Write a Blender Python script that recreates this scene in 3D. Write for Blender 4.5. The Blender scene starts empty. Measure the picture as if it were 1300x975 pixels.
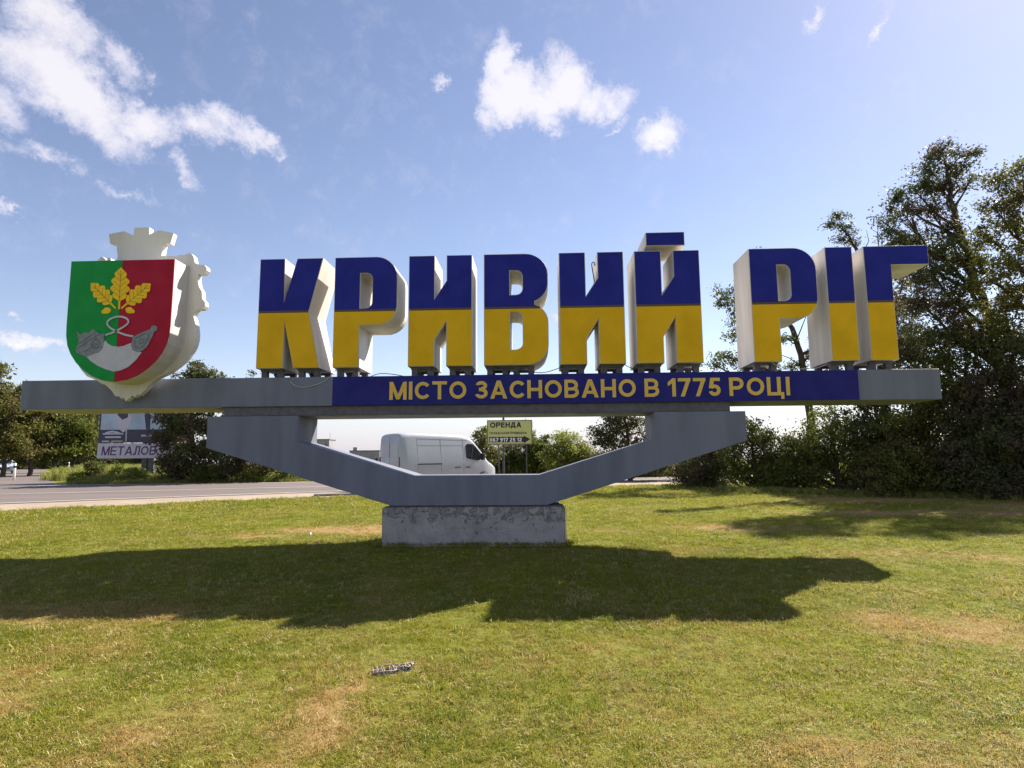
import bpy, bmesh, math, random
import numpy as np
from mathutils import Vector, Matrix
from mathutils.geometry import tessellate_polygon
R = math.radians
sc = bpy.context.scene
C = sc.collection

# ------------------------------------------------------------------ camera
FPX, YAW, PITCH, ROLL, DIST, EYE = 790.8, R(2.425), R(7.038), R(-0.4215), 12.27, 1.6
cy_, sy_, cp_, sp_ = math.cos(YAW), math.sin(YAW), math.cos(PITCH), math.sin(PITCH)
cam_right0 = Vector((cy_, sy_, 0))
cam_fwd = Vector((-sy_ * cp_, cy_ * cp_, sp_))
cam_up0 = Vector((sy_ * sp_, -cy_ * sp_, cp_))
cr_, sr_ = math.cos(ROLL), math.sin(ROLL)
cam_right = cr_ * cam_right0 + sr_ * cam_up0
cam_up = -sr_ * cam_right0 + cr_ * cam_up0
CAM = Vector((0, -DIST, EYE))
cd = bpy.data.cameras.new('camera')
cam = bpy.data.objects.new('camera', cd)
C.objects.link(cam)
cd.sensor_width = 36
cd.lens = FPX / 1300 * 36
cd.clip_start = 0.05
cd.clip_end = 6000
M4 = Matrix((cam_right, cam_up, -cam_fwd)).transposed().to_4x4()
M4.translation = CAM
cam.matrix_world = M4
sc.camera = cam


def ray(px, py):
    a, b = (px - 650) / FPX, (py - 487.5) / FPX
    return (cam_fwd + cam_right * a - cam_up * b).normalized()


def at(px, py, Y):
    """the point of the place seen at a pixel of the photograph, on the vertical plane at depth Y"""
    v = ray(px, py)
    return CAM + v * ((Y + DIST) / v.y)


# ------------------------------------------------------------------ light
sc.view_settings.view_transform = 'Standard'
sc.view_settings.look = 'None'
EXPOSURE = 1.42
sc.view_settings.exposure = EXPOSURE
sc.view_settings.gamma = 1
SUN_AZ, SUN_EL = R(46.3), R(41.6)      # clockwise from +Y, above the horizon
sun_dir = Vector((math.sin(SUN_AZ) * math.cos(SUN_EL), math.cos(SUN_AZ) * math.cos(SUN_EL), math.sin(SUN_EL)))
sl = bpy.data.lights.new('sun', 'SUN')
sl.energy = 5.0
sl.angle = R(0.55)
sl.color = (1, 0.9, 0.76)
so = bpy.data.objects.new('sun', sl)
so.rotation_euler = sun_dir.to_track_quat('Z', 'Y').to_euler()
C.objects.link(so)

world = bpy.data.worlds.new('World')
sc.world = world
world.use_nodes = True
SKY_STRENGTH = 0.058


class NT:
    """tiny helper to write node trees"""
    def __init__(s, tree): s.t = tree
    def n(s, kind, **k):
        nd = s.t.nodes.new(kind)
        for a, b in k.items(): setattr(nd, a, b)
        return nd
    def put(s, sock, v):
        if isinstance(v, bpy.types.NodeSocket): s.t.links.new(v, sock)
        elif v is not None: sock.default_value = v
    def math(s, op, a, b=None, c=None, clamp=False):
        nd = s.n('ShaderNodeMath', operation=op, use_clamp=clamp)
        s.put(nd.inputs[0], a); s.put(nd.inputs[1], b)
        if c is not None: s.put(nd.inputs[2], c)
        return nd.outputs[0]
    def vmath(s, op, a, b=None, out=0):
        nd = s.n('ShaderNodeVectorMath', operation=op)
        s.put(nd.inputs[0], a); s.put(nd.inputs[1], b)
        return nd.outputs['Value'] if op in ('LENGTH', 'DOT_PRODUCT') else nd.outputs[0]
    def noise(s, vec, scale, detail=4, rough=0.55, dist=0.0):
        nd = s.n('ShaderNodeTexNoise')
        s.put(nd.inputs['Vector'], vec)
        nd.inputs['Scale'].default_value = scale
        nd.inputs['Detail'].default_value = detail
        nd.inputs['Roughness'].default_value = rough
        nd.inputs['Distortion'].default_value = dist
        return nd
    def mix(s, f, a, b, blend='MIX'):
        nd = s.n('ShaderNodeMix', data_type='RGBA', blend_type=blend)
        s.put(nd.inputs[0], f)
        for i, v in ((6, a), (7, b)):
            if isinstance(v, (tuple, list)): v = (*v[:3], 1)
            s.put(nd.inputs[i], v)
        return nd.outputs[2]
    def ramp(s, v, lo, hi, a=0.0, b=1.0, smooth=True):
        nd = s.n('ShaderNodeMapRange', interpolation_type='SMOOTHSTEP' if smooth else 'LINEAR')
        s.put(nd.inputs[0], v)
        for i, q in enumerate((lo, hi, a, b)): nd.inputs[i + 1].default_value = q
        return nd.outputs[0]


def build_world():
    t = world.node_tree
    t.nodes.clear()
    N = NT(t)
    out = N.n('ShaderNodeOutputWorld'); bg = N.n('ShaderNodeBackground')
    t.links.new(bg.outputs[0], out.inputs[0])
    bg.inputs[1].default_value = SKY_STRENGTH
    sky = N.n('ShaderNodeTexSky', sky_type='NISHITA', sun_disc=False)
    sky.sun_elevation = SUN_EL
    sky.sun_rotation = SUN_AZ
    sky.altitude = 80; sky.air_density = 1.0; sky.dust_density = 0.2; sky.ozone_density = 3.0
    bw = N.n('ShaderNodeRGBToBW'); N.put(bw.inputs[0], sky.outputs[0])
    base = N.mix(0.05, sky.outputs[0], bw.outputs[0])
    base = N.mix(1.0, base, SKY_TINT, 'MULTIPLY')
    # azimuth / elevation of the direction
    g = N.n('ShaderNodeTexCoord').outputs['Generated']
    sep = N.n('ShaderNodeSeparateXYZ'); N.put(sep.inputs[0], g)
    az = N.math('ARCTAN2', sep.outputs[0], sep.outputs[1])
    el = N.math('ARCSINE', sep.outputs[2])
    comb = N.n('ShaderNodeCombineXYZ'); N.put(comb.inputs[0], az); N.put(comb.inputs[1], el)
    ae = comb.outputs[0]
    warp = N.noise(g, 11, 8, 0.72)
    w2 = N.vmath('SUBTRACT', warp.outputs['Color'], (0.5, 0.5, 0.5))
    ws = N.n('ShaderNodeVectorMath', operation='SCALE'); N.put(ws.inputs[0], w2); ws.inputs['Scale'].default_value = 0.11
    aew = N.vmath('ADD', ae, ws.outputs[0])
    # each cloud: px, py, rx, ry (pixels of the photograph, turned into angles), tilt, weight
    cl = [(95, 112, 145, 64, 33, 1.35), (70, 30, 105, 55, 15, 1.1), (30, 75, 90, 60, 20, 1.0), (145, 75, 55, 36, 35, .8), (185, 150, 60, 36, 20, 1.1), (250, 158, 60, 36, 10, .95),
          (320, 172, 58, 28, 12, .95), (280, 145, 40, 26, 20, .75), (5, 125, 55, 36, 45, .75), (55, 198, 75, 18, 14, .5),
          (160, 245, 45, 12, 8, .5), (240, 212, 38, 16, 50, .5), (0, 270, 22, 12, 0, .7), (28, 437, 75, 16, 3, .75), (12, 402, 20, 6, 0, .6),
          (638, 80, 30, 48, 0, 1.15), (655, 122, 72, 44, 5, 1.5), (715, 108, 62, 48, 10, 1.4), (685, 130, 60, 40, 0, 1.3), (745, 120, 50, 34, 0, 1.0), (618, 150, 20, 26, 0, .75), (695, 155, 48, 22, 5, .8),
          (772, 130, 40, 26, -5, 1.0), (835, 172, 50, 34, 0, 1.2), (555, 103, 16, 10, 0, .7), (776, 158, 28, 7, -35, .65), (750, 95, 20, 16, 0, .6),
          (1030, 22, 32, 14, -30, .75), (1116, 26, 42, 11, -42, .8), (706, 402, 22, 10, 0, .6)]
    dens = None
    for (px, py, rx, ry, rot, w) in cl:
        d = ray(px, py)
        a0, e0 = math.atan2(d.x, d.y), math.asin(d.z)
        k = FPX * (1 + ((px - 650) ** 2 + (py - 487) ** 2) / FPX ** 2) ** 0.85
        mp = N.n('ShaderNodeMapping', vector_type='TEXTURE')
        N.put(mp.inputs[0], aew)
        mp.inputs['Location'].default_value = (a0, e0, 0)
        mp.inputs['Rotation'].default_value = (0, 0, R(-rot))
        mp.inputs['Scale'].default_value = (rx / k, ry / k, 1)
        ln = N.vmath('LENGTH', mp.outputs[0])
        v = N.math('MULTIPLY_ADD', ln, -w, w)
        dens = v if dens is None else N.math('MAXIMUM', dens, v)
    # scattered clouds over the part of the sky behind the camera
    gen = N.noise(g, 2.6, 3, 0.5)
    back = N.math('MULTIPLY', N.ramp(N.math('ABSOLUTE', az), 0.95, 1.4), N.ramp(gen.outputs[0], 0.5, 0.75))
    dens = N.math('MAXIMUM', dens, N.math('MULTIPLY', back, N.ramp(sep.outputs[2], 0.02, 0.2)))
    fb = N.noise(g, 20, 12, 0.72, 0.25)
    fb2 = N.noise(g, 7, 3, 0.5)
    dd = N.math('ADD', dens, N.math('MULTIPLY_ADD', fb.outputs[0], 1.9, -0.86))
    mask = N.ramp(dd, 0.02, 0.62)
    mask = N.math('MULTIPLY', mask, N.ramp(dens, -0.06, 0.10))
    mask = N.math('MULTIPLY', mask, 0.96)
    shade = N.ramp(N.math('ADD', dd, N.math('MULTIPLY_ADD', fb2.outputs[0], 0.8, -0.4)), 0.2, 1.1)
    col = N.mix(shade, CLOUD_LOW, CLOUD_HIGH)
    col = N.mix(0.35, col, base, 'ADD')
    # pale air close to the horizon
    hz = N.ramp(sep.outputs[2], -0.02, 0.13, 1, 0)
    base2 = N.mix(N.math('MULTIPLY', hz, 0.92), base, HORIZON)
    fin = N.mix(mask, base2, col)
    t.links.new(fin, bg.inputs[0])


SKY_TINT = (1.34, 1.12, 1.07)
q_ = 1 / (SKY_STRENGTH * 2 ** EXPOSURE)
CLOUD_LOW = (0.50 * q_, 0.50 * q_, 0.62 * q_)
CLOUD_HIGH = (0.86 * q_, 0.80 * q_, 0.78 * q_)
HORIZON = (0.62 * q_, 0.63 * q_, 0.78 * q_)
build_world()


# ------------------------------------------------------------------ materials
def mat(name, col, rough=0.6, metal=0.0, var=0.0, scale=6.0, dark=None, bump=0.0, bscale=40.0, spec=0.5, streak=False, coat=0.0):
    m = bpy.data.materials.new(name); m.use_nodes = True
    N = NT(m.node_tree)
    b = m.node_tree.nodes['Principled BSDF']
    b.inputs['Roughness'].default_value = rough
    b.inputs['Metallic'].default_value = metal
    b.inputs['Specular IOR Level'].default_value = spec
    b.inputs['Coat Weight'].default_value = coat
    pos = N.n('ShaderNodeNewGeometry').outputs['Position']
    if var > 0:
        v = pos
        if streak:
            v = N.vmath('MULTIPLY', pos, (1, 1, 0.16))
        nz = N.noise(v, scale, 6, 0.6)
        f = N.ramp(nz.outputs[0], 0.35, 0.72)
        d = dark if dark else tuple(c * (1 - var) for c in col)
        N.put(b.inputs['Base Color'], N.mix(f, col, d))
        N.put(b.inputs['Roughness'], N.ramp(nz.outputs[0], 0.3, 0.7, rough - 0.06, min(1, rough + 0.12)))
    else:
        b.inputs['Base Color'].default_value = (*col, 1)
    if bump > 0:
        bn = N.noise(pos, bscale, 5, 0.6)
        bp = N.n('ShaderNodeBump'); bp.inputs['Strength'].default_value = bump; bp.inputs['Distance'].default_value = 0.01
        N.put(bp.inputs['Height'], bn.outputs[0]); N.put(b.inputs['Normal'], bp.outputs[0])
    return m


MT = dict(
    grey=mat('grey_paint', (0.165, 0.178, 0.235), 0.55, spec=0.3, var=0.22, scale=2.2, bump=0.12, bscale=60, streak=True),
    white=mat('white_cladding', (0.66, 0.63, 0.60), 0.5, var=0.2, scale=1.6, dark=(0.50, 0.45, 0.41), streak=True),
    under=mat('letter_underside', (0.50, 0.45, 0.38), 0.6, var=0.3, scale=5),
    blue=mat('blue_panel', (0.012, 0.016, 0.25), 0.45, var=0.18, scale=2.0, spec=0.2),
    yellow=mat('yellow_panel', (0.78, 0.44, 0.0), 0.45, var=0.16, scale=1.4, spec=0.18),
    bluebeam=mat('blue_sign_film', (0.012, 0.012, 0.17), 0.4, var=0.15, scale=3.0, spec=0.2),
    letter_y=mat('yellow_film', (0.78, 0.46, 0.02), 0.4, var=0.08),
    letter_edge=mat('pale_edge_film', (0.66, 0.56, 0.36), 0.5),
    post=mat('dark_steel', (0.11, 0.10, 0.12), 0.6, var=0.3, scale=12),
    seam=mat('seam_gap', (0.09, 0.06, 0.05), 0.7),  # dark brown joint between the blue and yellow panels
    cable=mat('black_cable', (0.03, 0.03, 0.035), 0.5),
    cablew=mat('pale_cable', (0.5, 0.48, 0.45), 0.5),
    green=mat('green_enamel', (0.0, 0.27, 0.045), 0.45, var=0.12, scale=3, spec=0.2),
    red=mat('red_enamel', (0.38, 0.002, 0.025), 0.45, var=0.12, scale=3, spec=0.2),
    gold=mat('gold_paint', (0.90, 0.56, 0.01), 0.5, spec=0.2, var=0.15, scale=9),
    brown=mat('brown_vein', (0.32, 0.15, 0.01), 0.6),
    silver=mat('silver_grey_paint', (0.22, 0.23, 0.26), 0.5, var=0.35, scale=14),
    dgrey=mat('dark_grey_line', (0.07, 0.07, 0.09), 0.6),
    palegrey=mat('pale_grey_paint', (0.50, 0.49, 0.54), 0.5, var=0.1),
    vanpaint=mat('white_car_paint', (0.37, 0.40, 0.46), 0.35, spec=0.5, coat=0.3, var=0.08, scale=2),
    plastic=mat('black_plastic', (0.02, 0.02, 0.022), 0.5),
    gap=mat('panel_gap', (0.16, 0.17, 0.20), 0.6),
    glass=mat('dark_glass', (0.02, 0.025, 0.035), 0.05, spec=0.8),
    tyre=mat('tyre_rubber', (0.03, 0.03, 0.03), 0.8),
    rim=mat('wheel_steel', (0.4, 0.4, 0.42), 0.4, 0.7),
    lamp=mat('lamp_glass', (0.7, 0.72, 0.75), 0.1, spec=0.8),
    tail=mat('tail_lamp', (0.14, 0.03, 0.03), 0.3),
    carblue=mat('pale_blue_car_paint', (0.35, 0.42, 0.52), 0.3, coat=0.5),
    boardy=mat('pale_yellow_board', (0.55, 0.56, 0.19), 0.6, var=0.06),
    boardf=mat('dark_board_frame', (0.16, 0.17, 0.10), 0.6),
    ink=mat('black_ink', (0.012, 0.012, 0.02), 0.6),
    whiteink=mat('white_ink', (0.8, 0.8, 0.78), 0.6),
    bbwhite=mat('billboard_white', (0.56, 0.52, 0.58), 0.6, var=0.08),
    bbteal=mat('billboard_pale_blue', (0.42, 0.52, 0.62), 0.6, var=0.2, scale=1.2),
    bbdark=mat('billboard_dark', (0.05, 0.045, 0.08), 0.6),
    purple=mat('purple_ink', (0.10, 0.03, 0.12), 0.6),
    metalpost=mat('weathered_post', (0.10, 0.10, 0.10), 0.7, var=0.3),
    postwhite=mat('white_post_paint', (0.8, 0.77, 0.7), 0.6),
    bark=mat('bark', (0.085, 0.06, 0.05), 0.9, var=0.5, scale=14, bump=0.8, bscale=30),
    render=mat('pale_render', (0.28, 0.28, 0.32), 0.9, var=0.2, scale=0.3),
    roofm=mat('grey_roof', (0.16, 0.16, 0.19), 0.9),
    grate=mat('weathered_metal', (0.34, 0.29, 0.27), 0.7, 0.1, var=0.7, scale=50),
    nearblack=mat('near_black', (0.03, 0.027, 0.025), 0.9),
    kerb=mat('kerb_concrete', (0.20, 0.19, 0.20), 0.9, var=0.3, scale=6, bump=0.4),
    paper=mat('white_litter', (0.8, 0.78, 0.76), 0.8),
)


def concrete_material():
    m = bpy.data.materials.new('chipped_concrete'); m.use_nodes = True
    N = NT(m.node_tree); b = m.node_tree.nodes['Principled BSDF']
    pos = N.n('ShaderNodeNewGeometry').outputs['Position']
    sep = N.n('ShaderNodeSeparateXYZ'); N.put(sep.inputs[0], pos)
    a = N.noise(pos, 2.2, 7, 0.65)
    c = N.mix(N.ramp(a.outputs[0], 0.35, 0.7), (0.36, 0.335, 0.33), (0.26, 0.24, 0.24))
    sp = N.noise(pos, 34, 4, 0.7)
    c = N.mix(N.ramp(sp.outputs[0], 0.56, 0.72), c, (0.11, 0.10, 0.11))
    # flaked coat near the upper edge
    e = N.noise(pos, 6.0, 9, 0.75, 0.5)
    top = N.ramp(sep.outputs[2], 0.25, 0.72)
    fl = N.math('ADD', e.outputs[0], N.math('MULTIPLY', top, 0.12))
    fm = N.ramp(fl, 0.61, 0.64)
    c = N.mix(N.math('MULTIPLY', fm, 0.65), c, (0.19, 0.18, 0.18))
    cr = N.ramp(N.math('ABSOLUTE', N.math('SUBTRACT', fl, 0.615)), 0.0, 0.009, 1, 0)
    c = N.mix(N.math('MULTIPLY', cr, N.ramp(top, 0.1, 0.6)), c, (0.05, 0.045, 0.05))
    N.put(b.inputs['Base Color'], c); b.inputs['Roughness'].default_value = 0.92
    bp = N.n('ShaderNodeBump'); bp.inputs['Strength'].default_value = 0.9; bp.inputs['Distance'].default_value = 0.02
    h = N.math('ADD', N.math('MULTIPLY', fm, -0.6), N.math('MULTIPLY', sp.outputs[0], 0.4))
    N.put(bp.inputs['Height'], h); N.put(b.inputs['Normal'], bp.outputs[0])
    return m


MT['concrete'] = concrete_material()

# dry patches of the lawn: x, y, rx, ry, strength
DRY = [(-3.6, 2.3, 3.0, 0.9, 1.1), (-5.8, 1.3, 2.0, 0.5, .55), (-2.2, -8.3, 0.7, 0.8, .62), (-1.4, -8.4, 0.4, 1.1, .6), (9.5, 5.6, 3.2, 1.0, .9), (14.0, 5.5, 4, 1.6, .8), (4.3, 2.4, 2.4, 0.7, .6), (2.0, 2.2, 1.2, .5, .5),
       (-3.5, -5.7, 1.0, .5, .45), (4.0, -6.2, 1.3, .8, .55), (-6, -5.8, 2.5, .6, .3), (7, -2, 2, .7, .35), (1.0, -6.8, 1.0, .5, .4), (-4.2, -7.8, 1.2, .6, .4), (2.5, -8.6, 1.3, .4, .45), (11.5, 9.6, 3.5, 1.2, 1.1), (15.5, 7.2, 3.5, 1.6, 1.1)]


DRY = [((x * (k := (1.6 + .42 * (1 - math.exp(min(0, y - .5) / 5))) / 1.6)), -DIST + (y + DIST) * k, rx * k, ry * k, q) for (x, y, rx, ry, q) in DRY]


def dry_mask(N, pos):
    warp = N.noise(pos, 1.3, 5, 0.65)
    w = N.vmath('SUBTRACT', warp.outputs['Color'], (0.5, 0.5, 0.5))
    ws = N.n('ShaderNodeVectorMath', operation='SCALE'); N.put(ws.inputs[0], w); ws.inputs['Scale'].default_value = 2.2
    p = N.vmath('ADD', pos, ws.outputs[0])
    p = N.vmath('MULTIPLY', p, (1, 1, 0))
    acc = None
    for (x, y, rx, ry, s) in DRY:
        mp = N.n('ShaderNodeMapping', vector_type='TEXTURE'); N.put(mp.inputs[0], p)
        mp.inputs['Location'].default_value = (x, y, 0); mp.inputs['Scale'].default_value = (rx, ry, 1)
        v = N.ramp(N.vmath('LENGTH', mp.outputs[0]), 0.25, 1.25, s, 0)
        acc = v if acc is None else N.math('MAXIMUM', acc, v)
    a = N.noise(pos, 0.55, 6, 0.68)
    b = N.noise(pos, 5.0, 4, 0.7)
    return N.math('ADD', acc, N.math('ADD', N.ramp(a.outputs[0], 0.38, 0.68, 0, 0.6), N.math('MULTIPLY_ADD', b.outputs[0], 0.5, -0.25)), clamp=True)


def grass_material(name, g1, g2, straw, trans, masked=True):
    m = bpy.data.materials.new(name); m.use_nodes = True
    t = m.node_tree; N = NT(t); b = t.nodes['Principled BSDF']; out = t.nodes['Material Output']
    gn = N.n('ShaderNodeNewGeometry')
    pos = gn.outputs['Position']
    oi = N.n('ShaderNodeObjectInfo')
    rnd = oi.outputs['Random']
    isl = gn.outputs['Random Per Island']
    c = N.mix(isl, g1, g2)
    big = N.noise(pos, 0.9, 4, 0.6)
    c = N.mix(N.ramp(big.outputs[0], 0.4, 0.65, 0, 0.45), c, (g1[0] * 0.75, g1[1] * 0.8, g1[2] * 0.8))
    if masked:
        dm = dry_mask(N, pos)
        thatch = N.noise(pos, 3.2, 5, 0.7)
        sepp = N.n('ShaderNodeSeparateXYZ'); N.put(sepp.inputs[0], pos)
        nearer = N.ramp(sepp.outputs[1], -6.5, 1.5, 0.42, 0.12)
        dm = N.math('ADD', dm, N.math('MULTIPLY', nearer, N.ramp(thatch.outputs[0], 0.35, 0.65)))
        f = N.ramp(N.math('ADD', dm, N.math('MULTIPLY_ADD', isl, 0.9, -0.45)), 0.35, 1.2)
    else:
        f = N.ramp(isl, 0.55, 0.9)
    c = N.mix(f, c, straw)
    N.put(b.inputs['Base Color'], c); b.inputs['Roughness'].default_value = 0.55
    b.inputs['Specular IOR Level'].default_value = 0.3
    tr = N.n('ShaderNodeBsdfTranslucent'); N.put(tr.inputs[0], c)
    ms = N.n('ShaderNodeMixShader'); ms.inputs[0].default_value = trans
    t.links.new(b.outputs[0], ms.inputs[1]); t.links.new(tr.outputs[0], ms.inputs[2]); t.links.new(ms.outputs[0], out.inputs[0])
    return m


def ground_material():
    m = bpy.data.materials.new('lawn_soil'); m.use_nodes = True
    N = NT(m.node_tree); b = m.node_tree.nodes['Principled BSDF']
    pos = N.n('ShaderNodeNewGeometry').outputs['Position']
    dm = dry_mask(N, pos)
    fine = N.noise(pos, 22, 5, 0.7)
    g = N.mix(fine.outputs[0], (0.08, 0.09, 0.014), (0.20, 0.20, 0.035))
    g = N.mix(N.ramp(fine.outputs[0], 0.3, 0.5, 0.5, 0), g, (0.03, 0.035, 0.01))
    d = N.mix(fine.outputs[0], (0.15, 0.095, 0.045), (0.38, 0.25, 0.12))
    c = N.mix(N.ramp(dm, 0.4, 1.15), g, d)
    N.put(b.inputs['Base Color'], c); b.inputs['Roughness'].default_value = 0.95
    b.inputs['Specular IOR Level'].default_value = 0.1
    bp = N.n('ShaderNodeBump'); bp.inputs['Strength'].default_value = 0.8; bp.inputs['Distance'].default_value = 0.03
    N.put(bp.inputs['Height'], fine.outputs[0]); N.put(b.inputs['Normal'], bp.outputs[0])
    return m


def road_material(name, c1, c2, sc1, along=True):
    m = bpy.data.materials.new(name); m.use_nodes = True
    N = NT(m.node_tree); b = m.node_tree.nodes['Principled BSDF']
    pos = N.n('ShaderNodeNewGeometry').outputs['Position']
    rot = N.n('ShaderNodeMapping'); N.put(rot.inputs[0], pos); rot.inputs['Rotation'].default_value = (0, 0, R(-25)); rot.inputs['Scale'].default_value = (0.12, 1, 1) if along else (1, 1, 1)
    a = N.noise(rot.outputs[0], 0.9, 5, 0.6)
    f = N.noise(pos, sc1, 4, 0.7)
    c = N.mix(N.ramp(a.outputs[0], 0.35, 0.68), c1, c2)
    c = N.mix(N.math('MULTIPLY', f.outputs[0], 0.45), c, tuple(x * 0.5 for x in c1))
    N.put(b.inputs['Base Color'], c); b.inputs['Roughness'].default_value = 0.85
    bp = N.n('ShaderNodeBump'); bp.inputs['Strength'].default_value = 0.5; bp.inputs['Distance'].default_value = 0.01
    N.put(bp.inputs['Height'], f.outputs[0]); N.put(b.inputs['Normal'], bp.outputs[0])
    return m


def leaf_material(name, c1, c2, c3, trans=0.35, clump=0.6):
    m = bpy.data.materials.new(name); m.use_nodes = True
    t = m.node_tree; N = NT(t); b = t.nodes['Principled BSDF']; out = t.nodes['Material Output']
    gn = N.n('ShaderNodeNewGeometry')
    at_ = N.n('ShaderNodeAttribute', attribute_name='var')
    nz = N.noise(gn.outputs['Position'], clump, 3, 0.6)
    c = N.mix(at_.outputs['Fac'], c1, c2)
    c = N.mix(N.ramp(nz.outputs[0], 0.4, 0.7), c, c3)
    N.put(b.inputs['Base Color'], c); b.inputs['Roughness'].default_value = 0.5
    b.inputs['Specular IOR Level'].default_value = 0.15
    tr = N.n('ShaderNodeBsdfTranslucent'); N.put(tr.inputs[0], c)
    ms = N.n('ShaderNodeMixShader'); ms.inputs[0].default_value = trans
    t.links.new(b.outputs[0], ms.inputs[1]); t.links.new(tr.outputs[0], ms.inputs[2]); t.links.new(ms.outputs[0], out.inputs[0])
    return m


MT['leaf_dark'] = leaf_material('dark_foliage', (0.075, 0.095, 0.035), (0.13, 0.15, 0.05), (0.12, 0.085, 0.06), 0.42)
MT['leaf_mid'] = leaf_material('mid_foliage', (0.08, 0.115, 0.022), (0.15, 0.17, 0.035), (0.12, 0.12, 0.03), 0.42)
MT['leaf_light'] = leaf_material('light_foliage', (0.15, 0.20, 0.035), (0.26, 0.29, 0.06), (0.22, 0.24, 0.05), 0.45)
MT['leaf_brown'] = leaf_material('olive_foliage', (0.10, 0.11, 0.025), (0.18, 0.18, 0.045), (0.12, 0.095, 0.04), 0.42)

# ------------------------------------------------------------------ helpers
rng = np.random.default_rng(7)
rnd = random.Random(11)


def link(o, parent=None):
    C.objects.link(o)
    if parent is not None: o.parent = parent
    return o


def tag(o, label=None, cat=None, group=None, kind=None):
    if label: o['label'] = label
    if cat: o['category'] = cat
    if group: o['group'] = group
    if kind: o['kind'] = kind
    return o


def empty(name, loc=(0, 0, 0), rz=0.0):
    o = bpy.data.objects.new(name, None)
    o.location = loc; o.rotation_euler = (0, 0, rz); o.empty_display_size = 0.3
    return link(o)


class MB:
    """collects geometry that becomes ONE mesh object"""
    def __init__(s): s.v = []; s.f = []; s.m = []
    def add(s, vs, fs, mi=0):
        k = len(s.v); s.v += [tuple(q) for q in vs]
        s.f += [tuple(i + k for i in f) for f in fs]; s.m += [mi] * len(fs)
        return s
    def box(s, x0, x1, y0, y1, z0, z1, mi=0):
        v = [(x, y, z) for z in (z0, z1) for y in (y0, y1) for x in (x0, x1)]
        return s.add(v, [(0, 2, 3, 1), (4, 5, 7, 6), (0, 1, 5, 4), (2, 6, 7, 3), (0, 4, 6, 2), (1, 3, 7, 5)], mi)
    def prism(s, outer, y0, y1, holes=(), mi=0):
        """outline in the XZ plane, thickness along Y"""
        def area(p): return sum(p[i][0] * p[(i + 1) % len(p)][1] - p[(i + 1) % len(p)][0] * p[i][1] for i in range(len(p)))
        outer = list(outer)
        if area(outer) < 0: outer = outer[::-1]
        hs = [list(h)[::-1] if area(h) > 0 else list(h) for h in holes]
        loops = [outer] + hs
        flat = [p for l in loops for p in l]
        tri = tessellate_polygon([[Vector((p[0], p[1], 0)) for p in l] for l in loops])
        n = len(flat); fs = []
        for t in tri:
            a, b, c = t
            ar = (flat[b][0] - flat[a][0]) * (flat[c][1] - flat[a][1]) - (flat[c][0] - flat[a][0]) * (flat[b][1] - flat[a][1])
            if ar < 0: a, c = c, a
            fs.append((a, b, c)); fs.append((c + n, b + n, a + n))
        k = 0
        for l in loops:
            m = len(l)
            for i in range(m):
                j = (i + 1) % m
                fs.append((k + j, k + i, k + i + n, k + j + n))
            k += m
        return s.add([(p[0], y0, p[1]) for p in flat] + [(p[0], y1, p[1]) for p in flat], fs, mi)
    def tube(s, pts, rad, sides=6, mi=0, caps=True):
        pts = [Vector(p) for p in pts]
        if not hasattr(rad, '__len__'): rad = [rad] * len(pts)
        vs = []; fs = []
        a = Vector((0.3, 0.5, 0.8)).normalized()
        for i, p in enumerate(pts):
            d = (pts[min(i + 1, len(pts) - 1)] - pts[max(i - 1, 0)])
            if d.length < 1e-9: d = Vector((0, 0, 1))
            d.normalize()
            u = d.cross(a)
            if u.length < 0.05: u = d.cross(Vector((1, 0, 0)))
            u.normalize(); w = d.cross(u)
            for k in range(sides):
                t = 2 * math.pi * k / sides
                vs.append(p + (u * math.cos(t) + w * math.sin(t)) * rad[i])
        for i in range(len(pts) - 1):
            for k in range(sides):
                k2 = (k + 1) % sides
                fs.append((i * sides + k, i * sides + k2, (i + 1) * sides + k2, (i + 1) * sides + k))
        if caps:
            fs.append(tuple(range(sides))[::-1]); fs.append(tuple((len(pts) - 1) * sides + k for k in range(sides)))
        return s.add(vs, fs, mi)
    def build(s, name, mats, parent=None, smooth=False, bevel=0.0, shift=None):
        me = bpy.data.meshes.new(name)
        vs = s.v if shift is None else [(x - shift[0], y - shift[1], z - shift[2]) for x, y, z in s.v]
        me.from_pydata(vs, [], s.f)
        if not isinstance(mats, (list, tuple)): mats = [mats]
        for m in mats: me.materials.append(m)
        me.polygons.foreach_set('material_index', s.m)
        if smooth: me.polygons.foreach_set('use_smooth', [True] * len(s.f))
        me.update()
        o = bpy.data.objects.new(name, me)
        link(o, parent)
        if bevel:
            bm = o.modifiers.new('bevel', 'BEVEL'); bm.width = bevel; bm.segments = 2; bm.limit_method = 'ANGLE'; bm.angle_limit = R(40)
        return o


def offset_poly(p, d):
    """inset a counter-clockwise polygon by d"""
    n = len(p); out = []
    for i in range(n):
        a, b, c = Vector(p[i - 1]), Vector(p[i]), Vector(p[(i + 1) % n])
        e1 = (b - a).normalized(); e2 = (c - b).normalized()
        n1 = Vector((-e1.y, e1.x)); n2 = Vector((-e2.y, e2.x))
        m = n1 + n2
        if m.length < 1e-6: out.append(tuple(b + n1 * d)); continue
        m.normalize()
        out.append(tuple(b + m * min(d / max(m.dot(n1), 0.35), 3 * abs(d)) if d > 0 else b + m * (d / max(m.dot(n1), 0.35))))
    return out


def ccw(p):
    a = sum(p[i][0] * p[(i + 1) % len(p)][1] - p[(i + 1) % len(p)][0] * p[i][1] for i in range(len(p)))
    return list(p) if a > 0 else list(p)[::-1]


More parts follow.
